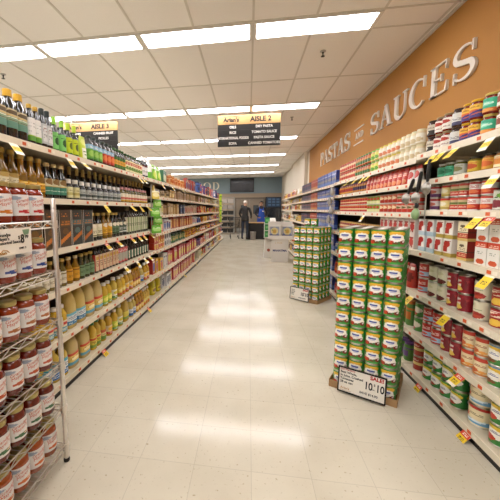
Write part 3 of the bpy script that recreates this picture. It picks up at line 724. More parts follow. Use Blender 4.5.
c_yb = c5('3f8a3c', [('b', .78, 1, '6a9ab8'), ('e', .5, .82, .5, .12, 'e0b83a'), ('e', .5, .52, .44, .26, 'f0ece0'), X(.25, .5, .75, .62, '3a4a8a', 3.), ('e', .4, .2, .3, .12, '7a4a2a')], .050, .12)
run('R', RA, 5, RN, 1500, 474, c_yb, 'green can with yellow blue rim', **T2)
run('R', RA, 5, RN, 474, 450, c_or, 'cream can with orange top', **T2)
run('R', RA, 5, RN, 450, 431, c_pear, 'dark red can with pear', **T2)
run('R', RA, 5, RN, 431, 413, c_rb, 'red can with sky band', **T2)
run('R', RA, 5, RN, 413, 405, c5('4a8a3c', [('e', .5, .5, .36, .24, 'e8e0c8'), ('e', .4, .2, .2, .12, 'b83a2a')]), 'green can', **T2)
GREEN = '2f8a3a'
GL = [('e', .5, .80, .46, .17, 'e6b83a'), ('e', .5, .50, .40, .27, 'f2eee2'), X(.30, .52, .70, .62, '33489a', 3.), X(.34, .42, .66, .47, '6a78b0', 5.), ('e', .26, .24, .19, .13, 'c23c24'), ('e', .50, .20, .14, .08, '5a3a20'), ('e', .76, .27, .15, .12, '8a4a34'), ('e', .80, .31, .06, .05, 'e8dcd8'), ('b', 0, .06, '6ab04a')]
g_can = can(.0505, .120, GREEN, GL, kind='vegetable_can')
GL2 = [('e', .5, .74, .44, .16, 'd8c03a'), ('e', .5, .48, .38, .28, 'ece8dc'), X(.28, .48, .72, .62, '3a4a7a', 3.), ('e', .42, .22, .26, .12, 'a83a28'), ('b', .92, 1, '6aa04a')]
g_small = can(.0475, .118, '2f7a34', GL2, kind='vegetable_can')
big_c = can(.060, .128, 'e8d8ac', [('b', .86, 1, 'b8362a'), ('b', .08, .3, '6fa4c4'), ('d', .16, .26, .12, 'dce8ec'), ('e', .3, .45, .18, .14, 'cc5a30'), X(.45, .55, .85, .68, '8a7a5a', 3.)], kind='vegetable_can')
g_yel = can(.049, .120, '357f34', [('e', .5, .84, .5, .14, 'dcb83a'), ('e', .5, .52, .42, .26, 'eeeade'), X(.2, .56, .8, .68, '2f3a7a', 3.), ('e', .42, .3, .22, .16, 'c03a26')], kind='vegetable_can')
run('R', RA, 6, RN, 1500, 476, g_yel, 'green can with yellow arch', **T2)
run('R', RA, 6, RN, 476, 451, big_c, 'wide cream can with blue band', **T2)
run('R', RA, 6, RN, 451, 414, g_small, 'green can with white oval', **T2)
run('R', RA, 6, RN, 414, 403, c5('a83a2c', [('b', .4, .6, 'e0c87a'), X(.2, .7, .8, .85, 'f0dcc8', 3.)]), 'red can with gold band', **T2)

# ------------------------------------------------------------------ products, right second bay
RS = 'right second bay'
pw = lambda lid, base, acc, sauce: plain_jar(.038, .118, sauce, lid, base, [('e', .5, .35, .36, .26, acc), X(.2, .7, .8, .85, acc, 3.)], kind='pasta_sauce_jar')
run('R', RBh, 0, RS, 413, 393, pw('e0d8b0', 'e6e0cc', 'c8b48a', 'd8c8a0'), 'jar with ivory label', **T2)
run('R', RBh, 0, RS, 393, 373, pw('d8c44a', 'e2dcc6', 'd07a4a', 'd8c49a'), 'jar of pale sauce', **T2)
run('R', RBh, 0, RS, 373, 365, pw('7ab84a', 'd8d46a', '6aa03a', 'c8a86a'), 'jar with lime label', **T2)
run('R', RBh, 0, RS, 365, 351, pw('3f7a3a', 'c8824a', '3f6a34', '9a3a20'), 'jar with dark green lid', **T2)
run('R', RBh, 0, RS, 351, 336.5, pw('c85a3a', 'e4c49a', 'c2482f', '9a3420'), 'jar with peach label', **T2)
p_red = pouch(.085, .06, .155, 'c2301f', [('e', .5, .62, .3, .16, 'd8583a'), X(.2, .55, .8, .7, 'f0c8b0', 3.), ('e', .5, .22, .32, .14, 'e08a5a'), ('b', .92, 1, 'd8705a')])
run('R', RBh, 1, RS, 413, 401, pouch(.085, .06, .15, 'e0d4cc', [('e', .5, .5, .3, .2, 'c03a2c'), ('b', .8, 1, 'c84a3c')]), 'white and red pouch')
run('R', RBh, 1, RS, 401, 362, p_red, 'red pouch')
run('R', RBh, 1, RS, 362, 349, plain_jar(.038, .13, '8a2a18', '3a2a4a', 'c8843a', [('e', .5, .5, .3, .25, '3a2a4a')], kind='pasta_sauce_jar'), 'orange jar with violet lid')
run('R', RBh, 1, RS, 349, 336.5, plain_jar(.038, .13, '7a2a14', '5a2a1c', 'd89a3a', [('e', .5, .5, .3, .25, 'a8302a')], kind='pasta_sauce_jar'), 'gold jar with red disc')
run('R', RBh, 2, RS, 413, 390, cn('d8b8a0', [('b', 0, .4, RED), ('b', .8, 1, 'c84a3a'), ('e', .5, .55, .3, .14, '6a6a3a')]), 'red can with beige band', **T2)
run('R', RBh, 2, RS, 390, 374, cn('c86a4a', [('b', 0, .4, 'a8301f'), ('e', .5, .6, .3, .2, 'e8d0a8')]), 'rust red can', **T2)
run('R', RBh, 2, RS, 374, 362, cn('7a9a3a', [('b', 0, .4, 'd8d8a0'), ('e', .5, .65, .3, .2, 'b8442f')]), 'olive green can', **T2)
run('R', RBh, 2, RS, 362, 336.5, cn('b8342a', [('b', .3, .5, 'e4cfa0'), ('b', .86, 1, 'd88a4a')]), 'red can with yellow band', **T2)
run('R', RBh, 3, RS, 412, 375, box(.09, .07, .125, 'dccfc4', 'b8302a', '8a2a20', kind='tomato_carton'), 'white carton with red disc', **T2)
run('R', RBh, 3, RS, 375, 336.5, plain_jar(.04, .16, '8a3018', 'c8a060', 'd8b890', [('e', .5, .5, .3, .25, 'a84a2a')], kind='pasta_sauce_jar'), 'brown jar with tan lid')
for k, cols in ((4, ['red','cream','maroon','green','orange','red']), (5, ['green','red','yellow','orange','maroon','red']), (6, ['green','cream','red','orange','maroon'])):
    mixed('R', RBh, k, RS, Y_RAB+.03, Y_RBC-.03, cols, ['jar','packet','carton'], .20, 1, 5, .10)

# ------------------------------------------------------------------ products, right blue bay
RB_ = 'right blue-box bay'
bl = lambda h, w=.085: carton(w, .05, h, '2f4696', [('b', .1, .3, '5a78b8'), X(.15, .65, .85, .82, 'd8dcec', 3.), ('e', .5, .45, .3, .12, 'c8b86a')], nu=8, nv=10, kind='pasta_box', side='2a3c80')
orr = lambda h: carton(.085, .05, h, 'b8482c', [('b', .1, .25, 'd8a060'), X(.15, .65, .85, .82, 'f0dcc8', 3.)], nu=8, nv=10, kind='pasta_box')
ng = lambda h: carton(.095, .05, h, '48485e', [('b', .1, .25, '8a7a84'), X(.15, .6, .85, .8, 'a85a4a', 3.)], nu=8, nv=10, kind='pasta_box')
for k, h in enumerate((.215, .145, .15, .25, .26, .26, .24)):
    y0, y1 = run('R', RCh, k, RB_, Y_RBC+.03, 6.33, bl(h), 'blue pasta box', px=False, jit=.02)
    y0, y1 = run('R', RCh, k, RB_, 6.34, 6.95, orr(h*.98), 'rust orange pasta box', px=False, jit=.02)
    run('R', RCh, k, RB_, 6.96, Y_RCD-.04, ng(h*.9), 'slate pasta box', px=False, jit=.02)
RF = 'right far bay'
for k, (cols, h) in enumerate(((['yellow','cream','tan','orange','yellow','brown'], .20), (['yellow','tan','cream','brown'], .13), (['tan','yellow','orange','cream'], .16), (['yellow','brown','cream','tan','white'], .22), (['cream','yellow','tan','brown'], .24), (['yellow','orange','tan'], .22), (['brown','cream','yellow'], .20))):
    mixed('R', RCh, k, RF, Y_RCD+.03, Y_RE-.03, cols, ['packet','carton','jar'], h, 1, 9, .15)
# ------------------------------------------------------------------ wire rack with sauce jars
CHROME = mat('chrome_wire', 'e0dcd4', .33, .9)
RX0, RX1, RY0, RY1 = -1.315, -.974, .46, 1.415
RZ = [1.318, 1.062, .806, .564, .323, .100]
rack = thing('wire_rack', 'chrome wire shelf rack of sauce jars beside the oil shelves', 'rack', ((RX0+RX1)/2, (RY0+RY1)/2, 0))
hx, hy = (RX1-RX0)/2, (RY1-RY0)/2
for sx in (-1, 1):
    for sy in (-1, 1):
        b = MB(); b.lathe([(.0125, .02), (.0125, 1.425), (.009, 1.432)], 12, cx=sx*hx, cy=sy*hy)
        z = .06
        while z < 1.40:
            b.lathe([(.0132, z), (.0132, z+.004)], 12, cx=sx*hx, cy=sy*hy); z += .0254
        p = b.build('post', CHROME, rack, True)
        b = MB(); b.lathe([(.016, 0), (.017, .012), (.011, .022)], 12, cx=sx*hx, cy=sy*hy); b.build('foot', M_DARK, p, True)
for z in RZ:
    b = MB()
    for dz in (0, -.032):
        b.tube([(-hx, -hy, z+dz), (hx, -hy, z+dz), (hx, hy, z+dz), (-hx, hy, z+dz)], .0034, 6, closed=True)
    for (ax_, s0, s1, c) in ((1, -hy, hy, hx), (1, -hy, hy, -hx), (0, -hx, hx, hy), (0, -hx, hx, -hy)):
        n = int((s1-s0)/.05); n += n % 2; pts = []
        for i in range(n+1):
            q = s0+(s1-s0)*i/n; zz = z-.003 if i % 2 else z-.029
            pts.append((c, q, zz) if ax_ else (q, c, zz))
        b.tube(pts, .0024, 5)
    y = -hy+.025
    while y < hy:
        b.tube([(-hx, y, z), (hx, y, z)], .0017, 5); y += .0255
    for x in (-.11, 0, .11): b.tube([(x, -hy, z-.005), (x, hy, z-.005)], .0028, 5)
    s = b.build('wire_shelf', CHROME, rack)
    for sx in (-1, 1):
        for sy in (-1, 1):
            b = MB(); b.lathe([(.017, z-.036), (.019, z-.034), (.0165, z+.004)], 12, cx=sx*hx, cy=sy*hy); b.build('collar', CHROME, s, True)
def bend(me, r, z0, shear=0.):
    """a copy of flat lettering wrapped on the front of a cylinder"""
    me = me.copy()
    for v in me.vertices:
        x, y, zz = v.co; y2 = y + x*shear; t = -PI/2 + x/r; rr = r + .0012 + max(zz, 0)*.3
        v.co = (rr*math.cos(t), rr*math.sin(t), z0+y2)
    return me
INK_O = mat('ink_orange', 'c4572c', .6)
def rj(acc, sauce):
    D = jar(.0465, .172, sauce, 'b5a468', 'e6e4e0', [('e', .30, .84, .13, .08, '9aa8b8'), ('r', .12, .2, .22, .5, 'c0c6ca'), X(.14, .10, .24, .44, 'a8b0b8', 9.),
        ('e', .56, .20, .22, .085, acc), ('e', .64, .23, .07, .04, 'e8c8a8')], .16, .70, n=20)
    for s_, z in (('Grandpa', .096), ('Mayer\'s', .079)):
        D.parts.append(('label_lettering', bend(text_mesh(s_, .0205, INK_O, .0004, 'CENTER', .0), .0475, z, .22)))
    return D
rows_j = [('orange', 'c8741c', '8a2c10'), ('red', 'b8242a', '7a1c0c'), ('blue', '2f4a8c', '8a2a10'), ('brown', 'a86a3a', '8a3410'), ('rust', 'b8542a', '6a1c0c'), ('green', '3f6a44', '661c0c'), ('amber', 'c86a2c', '9a4412')]
des = {c: rj(a, s) for c, a, s in rows_j}
shw = ['top', 'second', 'third', 'fourth', 'fifth', 'bottom']
order = [['red', 'red', 'orange'], ['blue'], ['brown'], ['rust'], ['green'], ['amber']]
for k, z in enumerate(RZ):
    for rr in range(3):
        for i in range(9):
            y = RY1-.068 - i*.1015 ; x = RX1-.062-rr*.098
            c = order[k][min(i, 2)] if len(order[k]) > 1 else order[k][0]
            if k == 0 and i > 2: c = 'brown'
            D = des[c]; jt = .10
            spawn(D, (x, y, z+.0032), PI/2-.25, f'{["front","middle","rear"][rr]} row {c}-printed sauce jar, {ordw(i)} from end post, {shw[k]} wire shelf', f'sauce jars on the {shw[k]} wire shelf', jt)

INK = mat('ink_black', '1c1a18', .6); INKR = mat('ink_red', 'b8261f', .6); CARD = mat('card_white', 'eae4d6', .6); CARDK = mat('card_frame_black', '17150f', .5)
INKG = mat('ink_ochre', 'b8862f', .6); INKGR = mat('ink_green', '7c9a78', .6)
# placard on the rack: local X along the aisle, Y up, Z out to the aisle
t = thing('price_placard', 'white price placard reading eight ninety-nine on the wire rack', 'sign', (0,0,0))
t.matrix_world = basis((0,1,0), (0,0,1), (1,0,0), (RX1+.008, 1.105, 1.243))
b = MB(); b.box(-.13, .13, -.055, .055, -.0015, 0); b.build('card', CARD, t)
for s_, y in (('Grandpa', .030), ('Mayer\'s', .014), ('Assorted Sauces', -.002)): letter(s_, .019, INK, t, (-.058, y, .0008))
letter('8', .052, INK, t, (.074, .006, .0008), 'CENTER', sx=.8, bold=.0012); letter('$', .02, INK, t, (.060, .014, .0008), 'RIGHT'); letter('99', .022, INK, t, (.088, .014, .0008))
letter('LIMIT 3', .013, INK, t, (.052, -.032, .0008))
b = MB(); b.tube([(-.05,-.040,.001),(-.035,-.030,.001),(-.015,-.033,.001),(-.005,-.042,.001)], .0015, 5); b.build('logo_arc', INKG, t)
letter('Arlan\'s', .014, INKG, t, (-.056, -.043, .0008))
b = MB(); b.quad((.075,.046,.0008),(.085,.022,.0008),(.112,.026,.0008),(.12,.048,.0008)); b.build('logo_mark', INKGR, t)

# ------------------------------------------------------------------ can stacks
SG = [('e', .5, .80, .34, .17, 'e8b436'), ('b', .93, 1, '3f9a3a'), ('e', .5, .53, .29, .24, 'f4f0e6'), ('e', .5, .42, .33, .2, 'f4f0e6'), ('r', .35, .54, .66, .64, '4a5aa4'), ('r', .40, .45, .62, .50, 'a4acd0'),
      ('e', .27, .24, .15, .13, 'c43a22'), ('e', .24, .28, .05, .04, 'e0674a'), ('e', .46, .20, .12, .07, '6a4420'), ('e', .58, .25, .07, .06, '3f6a2a'), ('e', .73, .27, .12, .12, '7c2f24'), ('e', .76, .31, .05, .05, 'e8dede'), ('b', 0, .09, '4aa044')]
M_CARDB = mat('kraft_cardboard', 'a8845a', .85, noise=(20, .08))
def stack(P0, P1, rows, name, lab, extra, depth=4):
    P0, P1 = Vector((*P0, 0)), Vector((*P1, 0)); dx = (P1-P0).normalized(); nn = Vector((dx.y, -dx.x, 0))   # outward, to the viewer
    inn = -nn; ang = math.atan2(dx.y, dx.x)
    D = can(.0515, .1215, '2c8a35', SG, kind=name, nu=32, nv=28)
    W = .1055; o = P0
    base = thing('cardboard_tray', f'brown cardboard tray under the {lab} can stack', 'tray', (P0 + dx*2*W + inn*depth*W/2), ang)
    hw, hd = 2*W+.012, depth*W/2+.012
    b = MB(); b.box(-hw, hw, -hd, hd, .0, .012); b.build('tray_floor', M_CARDB, base)
    for (x0, x1, y0, y1) in ((-hw, hw, -hd-.003, -hd), (-hw, hw, hd, hd+.003), (-hw-.003, -hw, -hd, hd), (hw, hw+.003, -hd, hd)):
        b = MB(); b.box(x0, x1, y0, y1, 0, .055); b.build('tray_side', M_CARDB, base)
    cols = ['left-hand', 'second', 'third', 'right-hand']
    for r in range(rows):
        z = .0125 + r*.1222
        for i in range(4):
            for j in range(depth):
                if 0 < i < 3 and j > 0 and r < rows-1: continue      # buried inside the pile
                p = o + dx*(i+.5)*W + inn*(j+.5)*W
                row = 'top' if r == rows-1 else 'bottom' if r == 0 else ordw(rows-1-r)
                dp = ['front', 'second', 'third', 'back'][j]
                spawn(D, (p.x, p.y, z), ang, f'green vegetable can, {row} layer, {cols[i]} column, {dp} file, {lab} stack', f'green cans of the {lab} stack', .12)
    for i, j in extra:
        p = o + dx*(i+.5)*W + inn*(j+.5)*W
        spawn(D, (p.x, p.y, .0125+rows*.1222), ang, f'loose green can on top of the {lab} stack, {["left","right"][i-1]} one', f'loose cans on the {lab} stack', .1)
    return o, dx, nn, ang
S1 = stack((.655, 2.382), (1.024, 2.177), 10, 'tomato_can', 'near', [])
S2 = stack((.671, 4.778), (.988, 4.516), 9, 'stew_can', 'farther', [(1, 1), (2, 1)])
def sale(S, off, w, h, label, full, tilt=.10):
    o, dx, nn, ang = S
    c = o + dx*off + nn*.045
    t = thing('sale_sign', label, 'sign', (0,0,0))
    up = (Vector((0,0,1)) - nn*tilt).normalized(); zz = dx.cross(up).normalized()
    t.matrix_world = basis(dx, up, zz, (c.x, c.y, .012+h/2))
    b = MB(); b.box(-w/2, w/2, -h/2, h/2, -.006, 0); b.build('backing', CARD, t)
    b = MB(); f = .009
    for q in ((-w/2, w/2, -h/2, -h/2+f), (-w/2, w/2, h/2-f, h/2), (-w/2, -w/2+f, -h/2+f, h/2-f), (w/2-f, w/2, -h/2+f, h/2-f)): b.box(q[0], q[1], q[2], q[3], -.007, .004)
    b.build('frame', CARDK, t)
    k = w/.38; H_ = h/.2
    if full:
        letter('San Marzano', .019, INKR, t, (-.170*k, .078, .001)); 
        for i, s_ in enumerate(('Best Whole,', 'In Juice, Crushed', 'Tomatoes', '28 oz can')): letter(s_, .022, INK, t, (-.170*k, .056-.024*i, .001), bold=.0003)
    else:
        for i, s_ in enumerate(('Green', 'Garden', 'Beans', '28 oz')): letter(s_, .02, INK, t, (-.16*k, .05-.024*i, .001))
    letter('10', .074, INK, t, (.056*k, .002, .001), 'CENTER', sx=.72, bold=.0016)
    letter('for', .016, INK, t, (.094*k, -.012, .001), 'CENTER'); letter('$', .022, INK, t, (.102*k, .022, .001), 'CENTER')
    letter('10', .074, INK, t, (.144*k, .002, .001), 'CENTER', sx=.72, bold=.0016)
    letter('SALE!', .036, INKR, t, (.118*k, .066, .001), 'CENTER', bold=.0014)
    letter('SAVE $14.90', .022, INK, t, (.060*k, -.056, .001), 'CENTER', bold=.0003)
    letter('Arlan\'s', .022, INKG, t, (-.165*k, -.062, .001))
    b = MB(); b.tube([(-.172*k,-.074,.001),(-.12*k,-.082,.001),(-.08*k,-.076,.001)], .001, 5); b.build('logo_arc', INKG, t)
sale(S1, .215, .315, .19, 'black-framed sale sign ten for ten dollars leaning on near stack', True)
sale(S2, .165, .31, .19, 'black-framed sale sign at foot of the farther can stack', False)

# ------------------------------------------------------------------ wall lettering
M_LET = mat('letter_offwhite', 'ddd3c2', .55)
def stroke(b, pts, w, dep):
    """solid bar along a 2D polyline, w = width at each point"""
    n = len(pts); L_, R_ = [], []
    for i, (x, y) in enumerate(pts):
        x0, y0 = pts[max(i-1, 0)]; x1, y1 = pts[min(i+1, n-1)]
        d = math.hypot(x1-x0, y1-y0); nx, ny = -(y1-y0)/d, (x1-x0)/d
        ww = (w[i] if isinstance(w, (list, tuple)) else w)/2
        L_.append((x+nx*ww, y+ny*ww)); R_.append((x-nx*ww, y-ny*ww))
    st = len(b.v)
    for l, r in zip(L_, R_): b.v += [(l[0], l[1], 0), (r[0], r[1], 0), (l[0], l[1], dep), (r[0], r[1], dep)]
    for i in range(n-1):
        a, c = st+4*i, st+4*(i+1)
        b.face((a+2, a+3, c+3, c+2)); b.face((a, c, c+1, a+1)); b.face((a, a+2, c+2, c)); b.face((a+1, c+1, c+3, a+3))
    b.face((st, st+1, st+3, st+2)); e = st+4*(n-1); b.face((e, e+2, e+3, e+1))
def arc(cx, cy, rx, ry, a0, a1, n=14): return [(cx+rx*math.cos(R(a0+(a1-a0)*i/n)), cy+ry*math.sin(R(a0+(a1-a0)*i/n))) for i in range(n+1)]
def sw(n, lo, hi): return [lo+(hi-lo)*math.sin(PI*i/(n-1))**1.3 for i in range(n)]
TK, TN, SF = .155, .045, .05
def glyph(ch, dep):
    b = MB()
    def serif(x, y, w=.26): stroke(b, [(x-w/2, y), (x+w/2, y)], SF, dep)
    def stem(x, w=TK, y0=.0, y1=1.): stroke(b, [(x, y0), (x, y1)], w, dep)
    if ch == 'S':
        p = arc(.36, .735, .27, .24, 20, 90, 6) + arc(.36, .735, .27, .24, 90, 225, 10)[1:] + [(.36, .50)] + arc(.36, .265, .29, .245, 45, -90, 10) + arc(.36, .265, .29, .245, -90, -165, 6)[1:]
        n = len(p); w = [TN + (TK-TN)*max(0, math.sin(PI*(i/(n-1))))**2.2 for i in range(n)]
        stroke(b, p, w, dep); stroke(b, [(.615, .70), (.615, 1.0)], .05, dep); stroke(b, [(.085, .0), (.085, .33)], .05, dep); wd = .70
    elif ch == 'A':
        stroke(b, [(.12, .02), (.40, 1.0)], TN, dep); stroke(b, [(.40, 1.0), (.72, .02)], TK, dep); stroke(b, [(.24, .36), (.60, .36)], TN, dep); serif(.12, .025, .26); serif(.72, .025, .32); wd = .86
    elif ch == 'U':
        stroke(b, [(.18, .98), (.18, .34)] + arc(.44, .30, .26, .29, 180, 300, 9)[1:], [TK]*8+[.1, .08, .06], dep)
        stroke(b, arc(.44, .30, .26, .29, 300, 360, 5) + [(.70, .98)], TN, dep); serif(.18, .975, .32); serif(.70, .975, .26); wd = .84
    elif ch == 'C':
        p = arc(.46, .5, .37, .485, 48, 312, 24); stroke(b, p, [TN+(TK-TN)*math.sin(PI*i/24)**2 for i in range(25)], dep); stroke(b, [(.72, .62), (.72, 1.0)], .05, dep); wd = .82
    elif ch == 'E':
        stem(.22); stroke(b, [(.08, .975), (.70, .975)], SF, dep); stroke(b, [(.08, .025), (.72, .025)], SF, dep); stroke(b, [(.22, .51), (.52, .51)], TN, dep)
        stroke(b, [(.69, .95), (.67, .72)], [.06, .03], dep); stroke(b, [(.70, .05), (.73, .32)], [.07, .03], dep); stroke(b, [(.52, .40), (.52, .62)], .045, dep); wd = .80
    elif ch == 'P':
        stem(.22); serif(.22, .025, .34); stroke(b, [(.08, .975), (.42, .975)], SF, dep); stroke(b, [(.22, .47), (.42, .47)], TN, dep)
        p = arc(.40, .72, .26, .255, 90, -90, 14); stroke(b, p, [TN+(TK-TN)*math.sin(PI*i/14) for i in range(15)], dep); wd = .74
    elif ch == 'T':
        stem(.38); stroke(b, [(.04, .975), (.72, .975)], SF, dep); serif(.38, .025, .34); stroke(b, [(.06, .95), (.05, .72)], [.06, .03], dep); stroke(b, [(.70, .95), (.71, .72)], [.06, .03], dep); wd = .76
    elif ch == 'N':
        stem(.16, TN); stem(.70, TN); stroke(b, [(.16, .98), (.70, .02)], TK, dep); serif(.16, .025); serif(.70, .975); stroke(b, [(.03, .975), (.22, .975)], SF, dep); wd = .84
    elif ch == 'D':
        stem(.22); stroke(b, [(.08, .975), (.42, .975)], SF, dep); stroke(b, [(.08, .025), (.42, .025)], SF, dep)
        p = arc(.40, .5, .36, .475, 90, -90, 16); stroke(b, p, [TN+(TK-TN)*math.sin(PI*i/16) for i in range(17)], dep); wd = .84
    elif ch == 'O':
        p = arc(.46, .5, .36, .48, 0, 360, 32); stroke(b, p, [TN+(TK-TN)*abs(math.cos(2*PI*i/32))**1.4 for i in range(33)], dep); wd = .92
    elif ch == 'F':
        stem(.22); stroke(b, [(.08, .975), (.70, .975)], SF, dep); serif(.22, .025, .34); stroke(b, [(.22, .51), (.52, .51)], TN, dep); stroke(b, [(.69, .95), (.67, .72)], [.06, .03], dep); stroke(b, [(.52, .40), (.52, .62)], .045, dep); wd = .74
    return b, wd
def word(wd, u0, u1, z0, h, place, m, dep, text, name='wall_letter', cat='letter'):
    gl = [glyph(c, dep/h) for c in wd]; tot = sum(g[1] for g in gl)+.10*(len(gl)-1); sx = (u1-u0)/tot; x = u0; cnt = {}
    for c, (b, w) in zip(wd, gl):
        b.v = [(vx*sx, vy*h, vz*h) for vx, vy, vz in b.v]
        cnt[c] = cnt.get(c, 0)+1
        nth = '' if wd.count(c) == 1 else ('first ', 'second ', 'third ')[cnt[c]-1]
        o = link(name, b.mesh('letter', m)); o.matrix_world = place(x, z0)
        tag(o, f'raised pale {nth}letter {c} of the word {text}', cat, f'letters of the word {text}')
        x += (w+.10)*sx
onwall = lambda u, z: basis((0,-1,0), (0,0,1), (-1,0,0), (WALLX-.001, -u, z))
word('SAUCES', -5.33, -3.06, 2.525, .30, onwall, M_LET, .025, 'sauces on ochre wall')
word('PASTAS', -8.76, -6.34, 2.51, .33, onwall, M_LET, .025, 'pastas on ochre wall')
word('AND', -6.06, -5.68, 2.615, .10, onwall, M_LET, .012, 'and on ochre wall')
for z, s_ in ((2.79, 'above'), (2.53, 'below')):
    b = MB(); b.box(0, .47, -.009, .009, 0, .012); o = link('wall_rule', b.mesh('rule', M_LET)); o.matrix_world = basis((0,-1,0), (0,0,1), (-1,0,0), (WALLX-.001, 6.13, z))
    tag(o, f'thin pale rule {s_} the word and on ochre wall', 'wall rule')
onback = lambda u, z: basis((1,0,0), (0,0,1), (0,-1,0), (u, BACKY-.001, z))
word('FOOD', -3.68, -1.74, 2.56, .44, onback, mat('letter_cream', 'e8e0cc', .5), .04, 'food on teal wall')

# ------------------------------------------------------------------ aisle signs
WOODS = mat('sign_maple', 'b98d58', .5, noise=(6, .12)); SBLK = mat('sign_black', '211e1b', .5); SWHT = mat('sign_white', 'ece8df', .5)
def aisle(xc, num, left, right, label):
    w, h = 1.17, .575; zc = 2.86
    t = thing('aisle_sign', label, 'sign', (0,0,0)); t.matrix_world = basis((1,0,0), (0,0,1), (0,-1,0), (xc, 6.0, zc))
    b = MB(); b.box(-w/2, w/2, -h/2, h/2-.17, -.03, 0); b.build('black_board', SBLK, t)
    b = MB(); b.box(-w/2, w/2, h/2-.17, h/2, -.03, .004); b.build('wood_header', WOODS, t)
    for x in (-w*.35, w*.35):
        b = MB(); b.tube([(x, h/2, -.013), (x, CEIL-zc, -.013)], .003, 6); b.build('hanging_wire', M_STEEL, t)
    letter('AISLE '+num, .125, SBLK, t, (w*.19, h/2-.088, .005), 'CENTER', sx=.98, bold=.0055)
    letter('Arlan\'s', .105, SBLK, t, (-w*.28, h/2-.09, .005), 'CENTER', bold=.0045)
    b = MB(); b.tube([(-w*.40, h/2-.035, .005), (-w*.28, h/2-.015, .005), (-w*.14, h/2-.04, .005)], .004, 5); b.tube([(-w*.38, h/2-.15, .005), (-w*.28, h/2-.158, .005), (-w*.18, h/2-.146, .005)], .003, 5); b.build('logo_swash', SBLK, t)
    for i in range(4):
        y = h/2-.17-.052-.1005*i
        if left[i]: letter(left[i], .064, SWHT, t, (-w*.255, y, .001), 'CENTER', sx=.82 if len(left[i]) > 12 else .95, bold=.0022)
        if right[i]: letter(right[i], .064, SWHT, t, (w*.245, y, .001), 'CENTER', sx=.95, bold=.0012)
    for i in range(1, 4):
        y = h/2-.17-.0015-.1005*i; b = MB(); b.box(-w/2+.02, w/2-.02, y-.001, y+.001, 0, .001); b.build('divider', mat('divider_grey', '4c4844', .5), t)
aisle(-.012, '2', ('OILS', 'RICE', 'INTERNATIONAL FOODS', 'SOPA'), ('DRY PASTA', 'TOMATO SAUCE', 'PASTA SAUCE', 'CANNED TOMATOES'), 'hanging sign for aisle two with maple header and black board')
aisle(-3.215, '3', ('SOUPS', 'BEANS', 'VEGETABLES', ''), ('CANNED FRUIT', 'PICKLES', '', ''), 'hanging sign for aisle three seen above the oil bottles')

# ------------------------------------------------------------------ sale tags hanging from the shelf edges
def mk_tag(cols):
    b = MB()
    for i in range(18):
        for j in range(24):
            c = art((i+.5)/18, (j+.5)/24, cols[0], cols[1]); x0, x1 = -.034+.068*i/18, -.034+.068*(i+1)/18; z0, z1 = -.085+.085*j/24, -.085+.085*(j+1)/24
            b.quad((x0,0,z0),(x1,0,z0),(x1,0,z1),(x0,0,z1), c); b.quad((x1,.0012,z0),(x0,.0012,z0),(x0,.0012,z1),(x1,.0012,z1), 'e8e0cc')
    b.quad((-.034,0,0),(.034,0,0),(.034,.0012,0),(-.034,.0012,0), 'e8e0cc'); b.quad((-.034,.0012,-.085),(.034,.0012,-.085),(.034,0,-.085),(-.034,0,-.085), 'e8e0cc')
    return b.mesh('sale_tag', PAPER)
TAGY = mk_tag(('ecc928', [('b', .86, 1, 'f0e6c8'), X(.2, .3, .8, .55, '6a5a1a', 3.)]))
TAGR = mk_tag(('ecc928', [('b', .68, 1, 'd2442c'), X(.2, .74, .8, .92, 'f4e0d0', 3.), ('b', 0, .2, 'f0ead8'), X(.2, .3, .8, .6, '5a4a1a', 3.)]))
TAGW = mk_tag(('efe8d6', [('b', .3, .72, 'ecc928'), X(.2, .4, .8, .6, '5a4a1a', 3.)]))
def tags(side, hs, k, bay, pxs, me, kind):
    out = []
    for p in pxs:
        z = hs[k]-.036; xl = lip_l(3.) if side == 'L' else LIP_R
        y = y_at(p, xl, z-.03)
        if side == 'L':
            for _ in range(3): y = y_at(p, lip_l(y), z-.03)
        out.append((y, z))
    out.sort()
    for i, (y, z) in enumerate(out):
        o = link('sale_tag', me); a = random.uniform(.55, .85)
        if side == 'L': o.matrix_world = Matrix.Translation((lip_l(y)+.0006, y, z)) @ Matrix.Rotation(PI/2-SKEW, 4, 'Z') @ Matrix.Rotation(-a, 4, 'X')
        else: o.matrix_world = Matrix.Translation((LIP_R-.0006, y, z)) @ Matrix.Rotation(-PI/2, 4, 'Z') @ Matrix.Rotation(-a, 4, 'X')
        w_ = {'yellow': 'yellow', 'red': 'red and yellow', 'white': 'white and yellow'}[kind]
        tag(o, f'{w_} sale tag under {bay} {SHELFW[len(hs)][k]} shelf' + (f', {ordw(i)} from near end' if len(out) > 1 else ''), 'tag', 'sale tags on the shelf edges')
tags('L', LA, 0, NB, (13, 69, 83, 139, 143), TAGW, 'white')
tags('L', LA, 1, NB, (105, 131, 140, 147), TAGY, 'yellow')
tags('L', LA, 2, NB, (106, 117, 131, 138, 143, 150), TAGR, 'red')
tags('L', LA, 3, NB, (125, 137, 144, 149), TAGW, 'white')
tags('L', LA, 5, NB, (103, 148), TAGR, 'red')
tags('L', LB, 0, MBY, (162, 172, 182, 186), TAGW, 'white')
tags('L', LB, 6, MBY, (184, 196), TAGY, 'yellow')
tags('R', RA, 0, RN, (435, 443, 456), TAGY, 'yellow'); tags('R', RA, 0, RN, (491,), TAGW, 'white')
tags('R', RA, 1, RN, (496,), TAGW, 'white')
tags('R', RA, 2, RN, (479,), TAGY, 'yellow'); tags('R', RA, 2, RN, (491,), TAGR, 'red')
tags('R', RA, 3, RN, (490,), TAGY, 'yellow')
tags('R', RA, 4, RN, (412, 448), TAGY, 'yellow')
tags('R', RA, 5, RN, (461,), TAGR, 'red')
tags('R', RA, 6, RN, (420, 467), TAGR, 'red')
